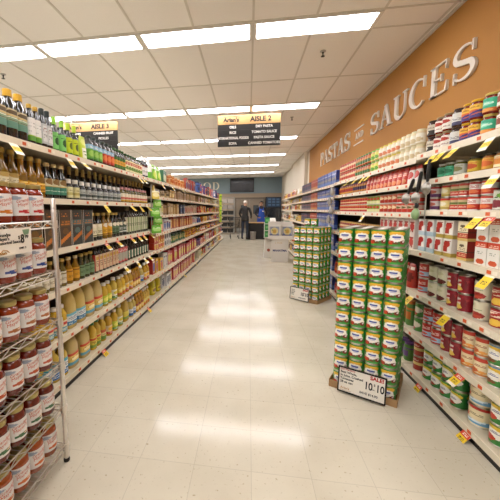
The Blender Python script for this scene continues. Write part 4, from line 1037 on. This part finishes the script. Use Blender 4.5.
tags('R', RBh, 0, RS, (349, 357, 364, 370), TAGY, 'yellow')
tags('R', RBh, 2, RS, (364,), TAGW, 'white')

# ------------------------------------------------------------------ hanging merchandise
# strainers with black handles on a strip
M_BLK = mat('black_plastic', '1d1b1a', .4); M_MESH = mat('steel_mesh', '9a968c', .35, .85)
st_ = thing('clip_strip', 'clear hanging strip holding black-handled strainers on right shelves', 'clip strip', (LIP_R-.004, 2.50, 1.75))
b = MB(); b.box(-.002, .002, -.006, .006, -.50, 0); b.build('strip', mat('clear_plastic', 'b8b2a6', .25), st_)
def strainer(y, z, ang, ln, name, desc, green=False):
    t = thing('strainer', desc, 'strainer', (LIP_R-.045, y, z), 0, 'strainers on the hanging strip')
    d = Vector((0, math.sin(ang), -math.cos(ang)))
    b = MB(); b.tube([(0,0,0), tuple(d*.02), tuple(d*ln*.7), tuple(d*ln)], [.008, .013, .014, .008], 10); b.build('handle', M_BLK, t, True)
    c = d*(ln+.045); b = MB()
    pr_ = [(.045, 0), (.044, -.006), (.036, -.018), (.022, -.027), (.004, -.030)]
    b.lathe(pr_[::-1], 18, cap0=True, cap1=True)
    o = b.build('mesh_bowl', mat('green_mesh', '7f9a68', .45) if green else M_MESH, t, True); o.matrix_local = basis((0,1,0), (0,0,1), (1,0,0), c).copy() @ Matrix.Rotation(0, 4, 'Z')
    b = MB(); b.tube([(.046*math.cos(a*PI/9), .046*math.sin(a*PI/9), 0) for a in range(18)], .003, 6, closed=True); o = b.build('rim', M_STEEL, t, True); o.matrix_local = basis((0,1,0), (0,0,1), (1,0,0), c)
strainer(2.400, 1.715, 0.10, .155, '', 'uppermost hanging strainer with black handle and round steel bowl')
strainer(2.500, 1.645, 0.25, .155, '', 'middle hanging strainer with black handle and steel bowl')
strainer(2.60, 1.600, 0.55, .13, '', 'left hanging strainer with steel bowl half hidden by cartons')
strainer(2.535, 1.425, 0.0, .05, '', 'lowest hanging strainer with greenish bowl', True)
# grey wrapped goods at the blue-box bay
M_GREYB = mat('grey_wrap', '9a958c', .3, coat=.4, noise=(14, .3))
st_ = thing('clip_strip', 'hanging strip of grey wrapped goods beside the blue boxes', 'clip strip', (LIP_R-.012, 4.97, 1.75))
b = MB(); b.box(-.003, .003, -.012, .012, -.62, 0); b.build('strip', mat('clear_plastic', 'b8b2a6', .25), st_)
for i, (dy, z) in enumerate(((-.05, 1.64), (.04, 1.50), (-.02, 1.36), (.08, 1.22), (.02, 1.08))):
    b = MB(); b.lathe([(.004,.12),(.030,.09),(.062,.02),(.070,-.05),(.05,-.10),(.012,-.125)][::-1], 14, ax=.45)
    for j, v in enumerate(b.v): b.v[j] = (v[0]+.006*math.sin(v[2]*60+v[1]*40), v[1]+.25*(v[2]-.12)*(-.5 if i % 2 else .4), v[2]*.55)
    o = b.build('wrapped_pack', M_GREYB, None, True, (LIP_R-.05, 4.97+dy, z)); tag(o, f'grey plastic wrapped pack, {ordw(i)} down the strip by blue boxes', 'packet', 'grey packs on the hanging strip')
# green bags at the end of the oil bay
M_GRB = mat('green_bag', '6fb23c', .35, coat=.3, noise=(16, .35))
yb = 4.06
st_ = thing('clip_strip', 'hanging strip of bright green bags at end of oil shelves', 'clip strip', (lip_l(yb)+.006, yb, 1.72))
b = MB(); b.box(-.003, .003, -.012, .012, -.66, 0); b.build('strip', mat('clear_plastic', 'b8b2a6', .25), st_)
for i, (dy, z) in enumerate(((-.02, 1.60), (.05, 1.48), (-.05, 1.365), (.06, 1.25), (-.01, 1.135))):
    if i == 0: D = pouch(.12, .03, .11, 'e0c85a', [('e', .5, .5, .3, .25, 'eee4b0'), ('b', .8, 1, 'f0ead0')], kind='snack_bag')
    else: D = pouch(.15, .045, .112, '6aae3a', [('e', .5, .45, .3, .2, 'a8d47a'), X(.2, .6, .8, .75, 'e8f0d0', 3.), ('b', .92, 1, '4a8a2a')], kind='snack_bag')
    spawn(D, (lip_l(yb)+.075, yb+dy, z-.08), PI/2-.7, f'{"small yellow" if i == 0 else "bright green"} bag, {ordw(i)} down the strip by the oil shelves', 'bags on the hanging strip', .2)
# lime strip far down the left side
yb = 12.2
st_ = thing('clip_strip', 'far hanging strip of lime packets on the left shelves', 'clip strip', (lip_l(yb)+.006, yb, 2.0))
b = MB(); b.box(-.003, .003, -.012, .012, -1.15, 0); b.build('strip', mat('clear_plastic', 'b8b2a6', .25), st_)
D = pouch(.16, .04, .18, 'b8cc2a', [('e', .5, .45, .3, .2, '6a9a2a')], kind='snack_bag', nu=6, nv=6)
for i in range(6): spawn(D, (lip_l(yb)+.075, yb, 1.80-.185*i), PI/2-.5, f'lime packet, {ordw(i)} down the far left hanging strip', 'lime packets on the far strip', .2)

# ------------------------------------------------------------------ white display bin
M_WCARD = mat('white_cardboard', 'dcd6ca', .7); 
t = thing('display_bin', 'white cardboard display bin past the farther can stack', 'display', (.83, 8.30, 0), -.06)
b = MB(); b.box(-.215, .215, -.21, .21, 0, .60); b.build('pedestal', M_WCARD, t)
b = MB(); b.box(-.285, .325, -.245, .245, .615, .665); b.box(-.30, .34, -.26, -.245, .60, .70); b.box(-.30, .34, .245, .26, .60, 1.04); b.box(-.30, -.285, -.245, .245, .60, .98); b.box(.325, .34, -.245, .245, .60, .98); b.box(-.285, .325, -.245, .245, .60, .615); b.box(.015, .03, -.245, .245, .665, .97); b.box(-.30, .34, -.26, -.245, .965, .99)
b.build('tray', M_WCARD, t)
o = link('lettering', text_mesh('MAHATMA', .072, mat('ink_navy', '2a2f6a', .6), .001, 'CENTER', .003), t); o.matrix_local = basis((1,0,0), (0,0,1), (0,-1,0), (0, -.2112, .30))
o = link('lettering', text_mesh('2 FOR', .07, mat('ink_gold', 'c8b078', .6), .001, 'CENTER', 0.), t); o.matrix_local = basis((1,0,0), (0,0,1), (0,-1,0), (-.03, -.2112, .50))
D = carton(.25, .18, .27, 'ccc8bc', [('r', .04, .04, .96, .96, '8f98b4'), ('e', .5, .52, .38, .34, 'd8c890'), ('e', .5, .5, .22, .2, 'c8a04a'), ('b', 0, .2, '2c3470'), ('e', .3, .6, .08, .06, '7a9a3a')], kind='meal_carton', nu=16, nv=16)
for i, x in enumerate((-.145, .178)): 
    spawn(D, (.83+x, 8.30-.08, .6665), -.06, f'carton picturing a yellow dish, {["left","right"][i]} one in white display bin', 'cartons in the display bin', 0)
t = thing('display_stand', 'white slanted cardboard stand with green packs beside display bin', 'display', (.61, 8.95, 0))
b = MB(); b.v = [(-.16,-.18,0),(.17,-.18,0),(.17,.2,0),(-.16,.2,0),(-.08,-.05,1.02),(.17,-.05,1.02),(.17,.2,1.12),(-.08,.2,1.12)]
for q in ((3,2,1,0),(4,5,6,7),(0,1,5,4),(1,2,6,5),(2,3,7,6),(3,0,4,7)): b.face(q)
b.build('panel', M_WCARD, t)
b = MB(); b.lathe([(.045, -.002), (.045, .0)], 14); o = b.build('printed_spot', mat('spot_brown', '9a4a34', .6), t); o.matrix_local = basis((1,0,0), (0,.13,1), (0,-1,.13), (-.03, -.158, .22))
D = carton(.13, .07, .17, '3f9a4a', [('e', .5, .5, .3, .25, '7ac07a'), ('b', .85, 1, '2a7a3a')], kind='green_pack', nu=6, nv=6)
for i, (x, y, z) in enumerate(((.30, 8.50, .62), (.31, 8.50, .80), (.33, 8.50, .98))):
    pass
sh = MB(); sh.box(-.15, -.01, -.30, -.18, .585, .60); sh.box(-.15, -.01, -.30, -.18, .775, .79); sh.box(-.15, -.01, -.30, -.18, .965, .98); sh.box(-.16, -.01, -.185, -.02, .56, 1.0); sh.build('ledge', M_WCARD, t)
for i, z in enumerate((.6005, .7905, .9805)): spawn(D, (.526, 8.71, z), 0, f'green pack, {["lowest","middle","topmost"][i]} on the white slanted stand', 'green packs on the stand', 0)

# ------------------------------------------------------------------ far end of the store
M_DOORP = mat('door_taupe', '8e7f6c', .5); M_FRAME = mat('door_frame_taupe', '6f6250', .5); M_GLASS = mat('door_glass', '20242a', .1, coat=.5); M_BLACK = mat('matt_black', '191715', .6)
b = MB(); b.box(-.80, -.72, BACKY-.03, BACKY+.12, 0, 2.08); b.box(.87, .95, BACKY-.03, BACKY+.12, 0, 2.08); b.box(-.72, .87, BACKY-.03, BACKY+.12, 2.0, 2.08); struct(b.build('trim_3', M_FRAME))
for i, (x0, x1) in enumerate(((-.715, .072), (.078, .865))):
    b = MB(); b.box(x0, x1, BACKY+.02, BACKY+.06, .005, 1.995); o = struct(b.build(f'door_{i+1}', M_DOORP))
    xm = x0+.42 if i == 0 else x0+.36; g = .15
    q = MB(); q.box(xm-g, xm+g, BACKY+.01, BACKY+.02, 1.12, 1.62); w = q.build('door_window', M_BLACK, o)
    q = MB(); q.box(xm-g+.03, xm+g-.03, BACKY+.005, BACKY+.012, 1.15, 1.59); q.build('pane', mat('pane_grey', '4c5458', .12, coat=.5), w)
    q = MB(); q.box(x0+.02, x1-.02, BACKY+.012, BACKY+.02, .02, .25); q.build('kick_panel', M_STEEL, o)
t = thing('wall_screen', 'black wall screen mounted high on the teal wall', 'screen', (-.39, BACKY, 2.80))
b = MB(); b.box(-.70, .70, -.06, -.002, -.40, .40); b.build('casing', M_BLACK, t); b = MB(); b.box(-.67, .67, -.063, -.06, -.37, .37); b.build('screen', mat('screen_black', '14100f', .15), t)
t = thing('beverage_cooler', 'dark upright cooler with dim blue display behind the employee', 'cooler', (1.37, 17.6, 0))
b = MB(); b.box(-.42, .40, -.35, .35, 0, 2.05); b.build('cabinet', M_BLACK, t)
b = MB(); b.box(-.40, .38, -.365, -.35, 1.50, 2.03); b.build('header_panel', mat('cooler_header', '1c2c40', .3), t)
b = MB(); b.box(-.38, .36, -.362, -.35, .10, 1.42); b.build('door', M_GLASS, t); 
b = MB(); b.box(-.36, -.34, -.40, -.362, .6, 1.2); b.build('handle', M_STEEL, t)
for z in (1.62, 1.78, 1.92):
    for x in (-.3, -.08, .14):
        b = MB(); b.box(x, x+.16, -.37, -.365, z-.05, z+.05); b.build('menu_panel', mat('menu_blue', '3c5a78', .4), t)
t = thing('storage_rack', 'grey open rack with black bins left of the double doors', 'rack', (-1.13, 17.0, 0))
for sx in (-.36, .36):
    for sy in (-.25, .25):
        b = MB(); b.box(sx-.02, sx+.02, sy-.02, sy+.02, 0, 2.05); b.build('post', mat('rack_grey', '8f8a80', .5), t)
for z in (.12, .45, .78, 1.10, 1.42, 1.75, 2.03):
    b = MB(); b.box(-.36, .36, -.25, .25, z-.02, z); b.build('shelf', mat('rack_grey', '8f8a80', .5), t)
BINM = {}
def binm(c):
    if c not in BINM:
        b = MB(); b.v = [(-.14,-.2,0),(.14,-.2,0),(.14,.2,0),(-.14,.2,0),(-.16,-.22,.2),(.16,-.22,.2),(.16,.22,.2),(-.16,.22,.2)]
        for q in ((3,2,1,0),(0,1,5,4),(1,2,6,5),(2,3,7,6),(3,0,4,7),(4,5,6,7)): b.face(q)
        b.box(-.17, .17, -.23, .23, .19, .205); BINM[c] = b.mesh('bin', mat('bin_'+c, c, .5))
    return BINM[c]
for k, (z, c) in enumerate(((.12,'191715'),(.45,'191715'),(.78,'191715'),(1.10,'191715'),(1.42,'8a8078'),(1.75,'a89c90'))):
    for i, x in enumerate((-.17, .17)):
        o = link('storage_bin', binm(c), None, (-1.13+x, 17.0, z+.001)); nm = {'191715': 'black', '8a8078': 'grey', 'a89c90': 'pale grey'}[c]
        tag(o, f'{nm} bin on the open rack, {["bottom","second lowest","third lowest","fourth lowest","fifth lowest","top"][k]} shelf, {["left","right"][i]} side', 'bin', 'bins on the open rack')
t = thing('service_counter', 'black service counter with a light wood top at store end', 'counter', (.46, 14.55, 0))
b = MB(); b.box(-.56, .46, -.25, .25, 0, .74); b.build('body', M_BLACK, t); b = MB(); b.box(-.58, .48, -.28, .28, .74, .775); b.build('worktop', mat('light_wood', 'b08a58', .45, noise=(5, .12)), t)
t = thing('trash_bin', 'small grey metal bin in front of the black counter', 'bin', (.22, 14.05, 0))
b = MB(); b.lathe([(.12,0),(.135,.36)], 18, cap1=False); b.lathe([(.12,.36),(.11,.02)], 18, cap0=False); b.build('bucket', mat('brushed_grey', '8f8a84', .4, .5), t, True)
b = MB(); b.tube([(.135*math.cos(a*PI/10), .135*math.sin(a*PI/10), .36) for a in range(20)], .006, 6, closed=True); b.build('rim', M_STEEL, t, True)
# shopping cart
t = thing('shopping_cart', 'dark wire shopping cart left of the man in grey jacket', 'cart', (-.66, 14.75, 0), .1)
WIRE = mat('cart_wire', '4a4642', .35, .8)
b = MB()
for z, hx_, hy_ in ((.50,.17,.30),(.66,.19,.34),(.92,.24,.40)):
    b.tube([(-hx_,-hy_,z),(hx_,-hy_,z),(hx_,hy_,z),(-hx_,hy_,z)], .006, 5, closed=True)
for i in range(9):
    f = -1+2*i/8
    for s_ in (-1, 1):
        b.tube([(s_*.17,f*.30,.50),(s_*.24,f*.40,.92)], .003, 4); b.tube([(f*.17,s_*.30,.50),(f*.24,s_*.40,.92)], .003, 4)
    b.tube([(f*.17,-.30,.50),(f*.17,.30,.50)], .003, 4)
b.build('basket', WIRE, t)
b = MB()
for s_ in (-1, 1): b.tube([(s_*.22,-.44,1.0),(s_*.22,-.40,.48),(s_*.20,-.36,.16),(s_*.18,.40,.14)], .010, 6)
b.build('frame', WIRE, t)
b = MB(); b.tube([(-.25,-.45,1.0),(.25,-.45,1.0)], .016, 8); b.build('handle', M_BLK, t)
for sx in (-.19, .19):
    for sy in (-.34, .38):
        b = MB(); b.lathe([(.055,-.014),(.06,-.01),(.06,.01),(.055,.014)], 14); o = b.build('wheel', M_BLK, t, True); o.matrix_local = basis((0,1,0), (0,0,1), (1,0,0), (sx, sy, .0605))
        b = MB(); b.box(sx-.012, sx+.012, sy-.02, sy+.02, .075, .15); b.build('caster_fork', WIRE, t)

# ------------------------------------------------------------------ people
def figure(name, label, loc, rz, bones, colour, head, hs=1.):
    """one continuous skinned body. bones: {joint: (pos, radius, parent)}"""
    names = list(bones); idx = {n: i for i, n in enumerate(names)}
    me = bpy.data.meshes.new('skeleton')
    me.from_pydata([bones[n][0] for n in names], [(idx[n], idx[bones[n][2]]) for n in names if bones[n][2]], [])
    o = bpy.data.objects.new('skeleton', me); C.objects.link(o)
    sk = o.modifiers.new('skin', 'SKIN'); sk.use_smooth_shade = True; sk.branch_smoothing = .4
    if not me.skin_vertices: me.skin_vertices.new(name='') if hasattr(me.skin_vertices, 'new') else None
    for i, n in enumerate(names):
        r = bones[n][1]; r = r if isinstance(r, tuple) else (r, r)
        me.skin_vertices[0].data[i].radius = r; me.skin_vertices[0].data[i].use_root = (n == 'pelvis')
    sb = o.modifiers.new('sub', 'SUBSURF'); sb.levels = 2; sb.render_levels = 2
    dg = bpy.context.evaluated_depsgraph_get(); dg.update()
    body = bpy.data.meshes.new_from_object(o.evaluated_get(dg)); bpy.data.objects.remove(o)
    body.materials.clear(); body.materials.append(print_mat('cloth_and_skin', .8))
    at = body.color_attributes.new('Col', 'FLOAT_COLOR', 'CORNER'); buf = []
    for p in body.polygons:
        c = lin(colour(p.center)); buf += [*c, 1.]*p.loop_total
    at.data.foreach_set('color', buf); body.polygons.foreach_set('use_smooth', [True]*len(body.polygons))
    r = link(name, body, None, loc, rz); tag(r, label, 'person')
    return r
def skeleton(stride=.0, larm=((.24,.0,1.18),(.26,-.05,.93),(.25,-.09,.86)), rarm=((-.24,0,1.18),(-.26,-.05,.93),(-.25,-.09,.86)), lean=0.):
    B = {'pelvis': ((0,0,.95),(.155,.115),None), 'belly': ((0,-.01+lean*.3,1.10),(.155,.12),'pelvis'), 'chest': ((0,lean*.7,1.30),(.175,.125),'belly'), 'collar': ((0,lean,1.45),(.115,.085),'chest'),
         'neck': ((0,lean-.01,1.53),(.058,.06),'collar'), 'jaw': ((0,lean-.035,1.60),(.068,.075),'neck'), 'crown': ((0,lean-.02,1.69),(.076,.092),'jaw'), 'top': ((0,lean-.015,1.75),(.05,.06),'crown'), 'nose': ((0,lean-.125,1.645),(.016,.014),'jaw')}
    for s, nm, arm in ((1,'l',larm), (-1,'r',rarm)):
        B[nm+'shoulder'] = ((s*.185,lean,1.42),(.07,.07),'collar'); B[nm+'elbow'] = (arm[0],.05,nm+'shoulder'); B[nm+'wrist'] = (arm[1],.033,nm+'elbow'); B[nm+'palm'] = (arm[2],(.038,.022),nm+'wrist')
        w = Vector(arm[2]); d = (w-Vector(arm[1])).normalized(); side = Vector((-s*.0, 1, 0)).cross(d).normalized() if abs(d.y) < .9 else Vector((1,0,0))
        for k in range(4):
            q = w + side*(.024-.016*k) + d*.03; e = q + d*(.052, .062, .058, .044)[k] + Vector((-s*.008, -.006, 0))
            B[f'{nm}f{k}a'] = (tuple(q), .0095, nm+'palm'); B[f'{nm}f{k}b'] = (tuple(e), .008, f'{nm}f{k}a')
        q = w + side*.042 - d*.005; B[nm+'ta'] = (tuple(q), .011, nm+'palm'); B[nm+'tb'] = (tuple(q + d*.035 + side*.008), .009, nm+'ta')
        st = s*stride
        B[nm+'hip'] = ((s*.095,0,.90),(.098,.105),'pelvis'); B[nm+'knee'] = ((s*.10,-.02+st*.5,.50),.066,nm+'hip'); B[nm+'ankle'] = ((s*.105,.03+st,.10),.045,nm+'knee'); B[nm+'heel'] = ((s*.107,.055+st,.042),.040,nm+'ankle'); B[nm+'toe'] = ((s*.118,-.14+st,.034),(.044,.030),nm+'ankle')
    return B
def col_man(c):
    if c.z > 1.545: return 'c89a80'
    if c.z < .075: return '1c1a18'
    if abs(c.x) > .215 and c.z < .90: return 'c0907a'
    if c.z < .90: return '2a2f3c'
    return '282522'
man = figure('person', 'person with white hair in dark grey jacket and jeans seen from behind', (-.15, 14.05, 0), PI-.25, skeleton(.05, ((.27,-.03,1.18),(.24,-.20,1.02),(.21,-.27,1.0)), ((-.27,-.03,1.18),(-.24,-.20,1.02),(-.21,-.27,1.0)), -.03), col_man, None)
def cap_hair(parent, m, dz=0., name='hair', y=-.05, n=18, bald=False):
    b = MB(); st = len(b.v)
    rows = [(t,0) for t in ((.95,1.15,1.35,1.55,1.75,1.95) if bald else (0,.35,.7,1.05,1.4,1.75))]
    for th, _ in rows:
        for i in range(n):
            a = 2*PI*i/n; t = th if math.sin(a) > -.2 else (th-(1.0 if bald else 0))*.62+(.95 if bald else 0)
            b.v.append((.083*math.sin(t)*math.cos(a), y+.100*math.sin(t)*math.sin(a), 1.672+dz+.108*math.cos(t)))
    for j in range(len(rows)-1):
        for i in range(n):
            k = (i+1) % n
            if j == 0 and not bald: b.face((st+n+i, st+n+k, st+i))
            else: b.face((st+j*n+i, st+(j+1)*n+i, st+(j+1)*n+k, st+j*n+k))
    o = b.build(name, m, parent, True)
    md = o.modifiers.new('thick', 'SOLIDIFY'); md.thickness = .012; md.offset = 1
    return o
def ears(parent, y, skin):
    for s in (-1, 1):
        b = MB(); b.lathe([(.004,-.03),(.016,-.018),(.020,.005),(.014,.026),(.004,.032)], 10, ax=.55); b.build('ear', skin, parent, True, (s*.082, y, 1.635))
SKIN = mat('skin', 'c89a80', .55)
cap_hair(man, mat('white_hair', 'c4b6a8', .85)); ears(man, -.05, SKIN)
b = MB(); b.lathe([(.172,.85),(.176,.90),(.170,1.00),(.160,1.08)], 24, ax=1.0, ay=.74, cap0=False, cap1=False); o = b.build('jacket_hem', mat('jacket_grey', '282522', .85), man, True)
o.modifiers.new('thick', 'SOLIDIFY').thickness = .008
def col_emp(c):
    if c.z > 1.545: return 'a87c62'
    if c.z < .075: return '1a1816'
    if c.z < .92 and abs(c.x) < .2: return '23242c'
    if c.z < 1.0 and abs(c.y) > .22: return 'a87c62'
    return '1f1e24'
emp = figure('person', 'person in dark shirt and blue apron standing behind black counter', (.62, 15.25, 0), .12, skeleton(.0, ((.28,-.02,1.17),(.20,-.26,1.02),(.15,-.33,1.0)), ((-.28,-.02,1.17),(-.20,-.26,1.02),(-.15,-.33,1.0))), col_emp, None)
cap_hair(emp, mat('dark_hair', '221b17', .7), y=-.03); ears(emp, -.03, mat('skin_tan', 'a87c62', .55))
for s in (-1, 1):
    b = MB(); b.lathe([(.004,-.008),(.011,0),(.004,.008)], 10); b.build('eye', mat('eye_dark', '1a1412', .3), emp, True, (s*.032, -.108, 1.668))
b = MB(); b.tube([(-.022,-.112,1.588),(0,-.117,1.585),(.022,-.112,1.588)], .005, 6); b.build('mouth', mat('lip_tone', '8a5048', .5), emp, True)
BLUE = mat('apron_blue', '2148a0', .7)
b = MB(); st = 0; prof = [(.60,.21),(.75,.205),(.92,.20),(1.05,.195),(1.12,.15),(1.30,.12),(1.40,.10)]
for z, hw in prof:
    for i in range(9):
        f = -1+i/4; yy = -.165 if z < 1.1 else -.155
        b.v.append((hw*f, yy+.09*f*f*(hw/.2), z))
for j in range(len(prof)-1):
    for i in range(8): b.face((j*9+i, j*9+i+1, (j+1)*9+i+1, (j+1)*9+i))
o = b.build('apron', BLUE, emp, True); md = o.modifiers.new('thick', 'SOLIDIFY'); md.thickness = .008
b = MB(); b.tube([(-.10,-.13,1.39),(-.09,-.04,1.49),(-.06,.05,1.53),(.06,.05,1.53),(.09,-.04,1.49),(.10,-.13,1.39)], .010, 6); b.build('apron_strap', BLUE, emp)
b = MB(); b.box(.03, .085, -.172, -.166, 1.27, 1.31); b.build('name_badge', CARD, emp)

# ------------------------------------------------------------------ world and view
w = bpy.data.worlds.new('ambient_fill'); bpy.context.scene.world = w; w.use_nodes = True  # even fill light added through the open front and left sides, no real source
bg = w.node_tree.nodes['Background']; bg.inputs[0].default_value = (*lin('fffaf6'), 1); bg.inputs[1].default_value = WORLD_E
vs = bpy.context.scene.view_settings
vs.view_transform = 'Standard'; vs.look = 'None'; vs.gamma = 1; vs.use_curve_mapping = False; vs.exposure = EXPOSURE
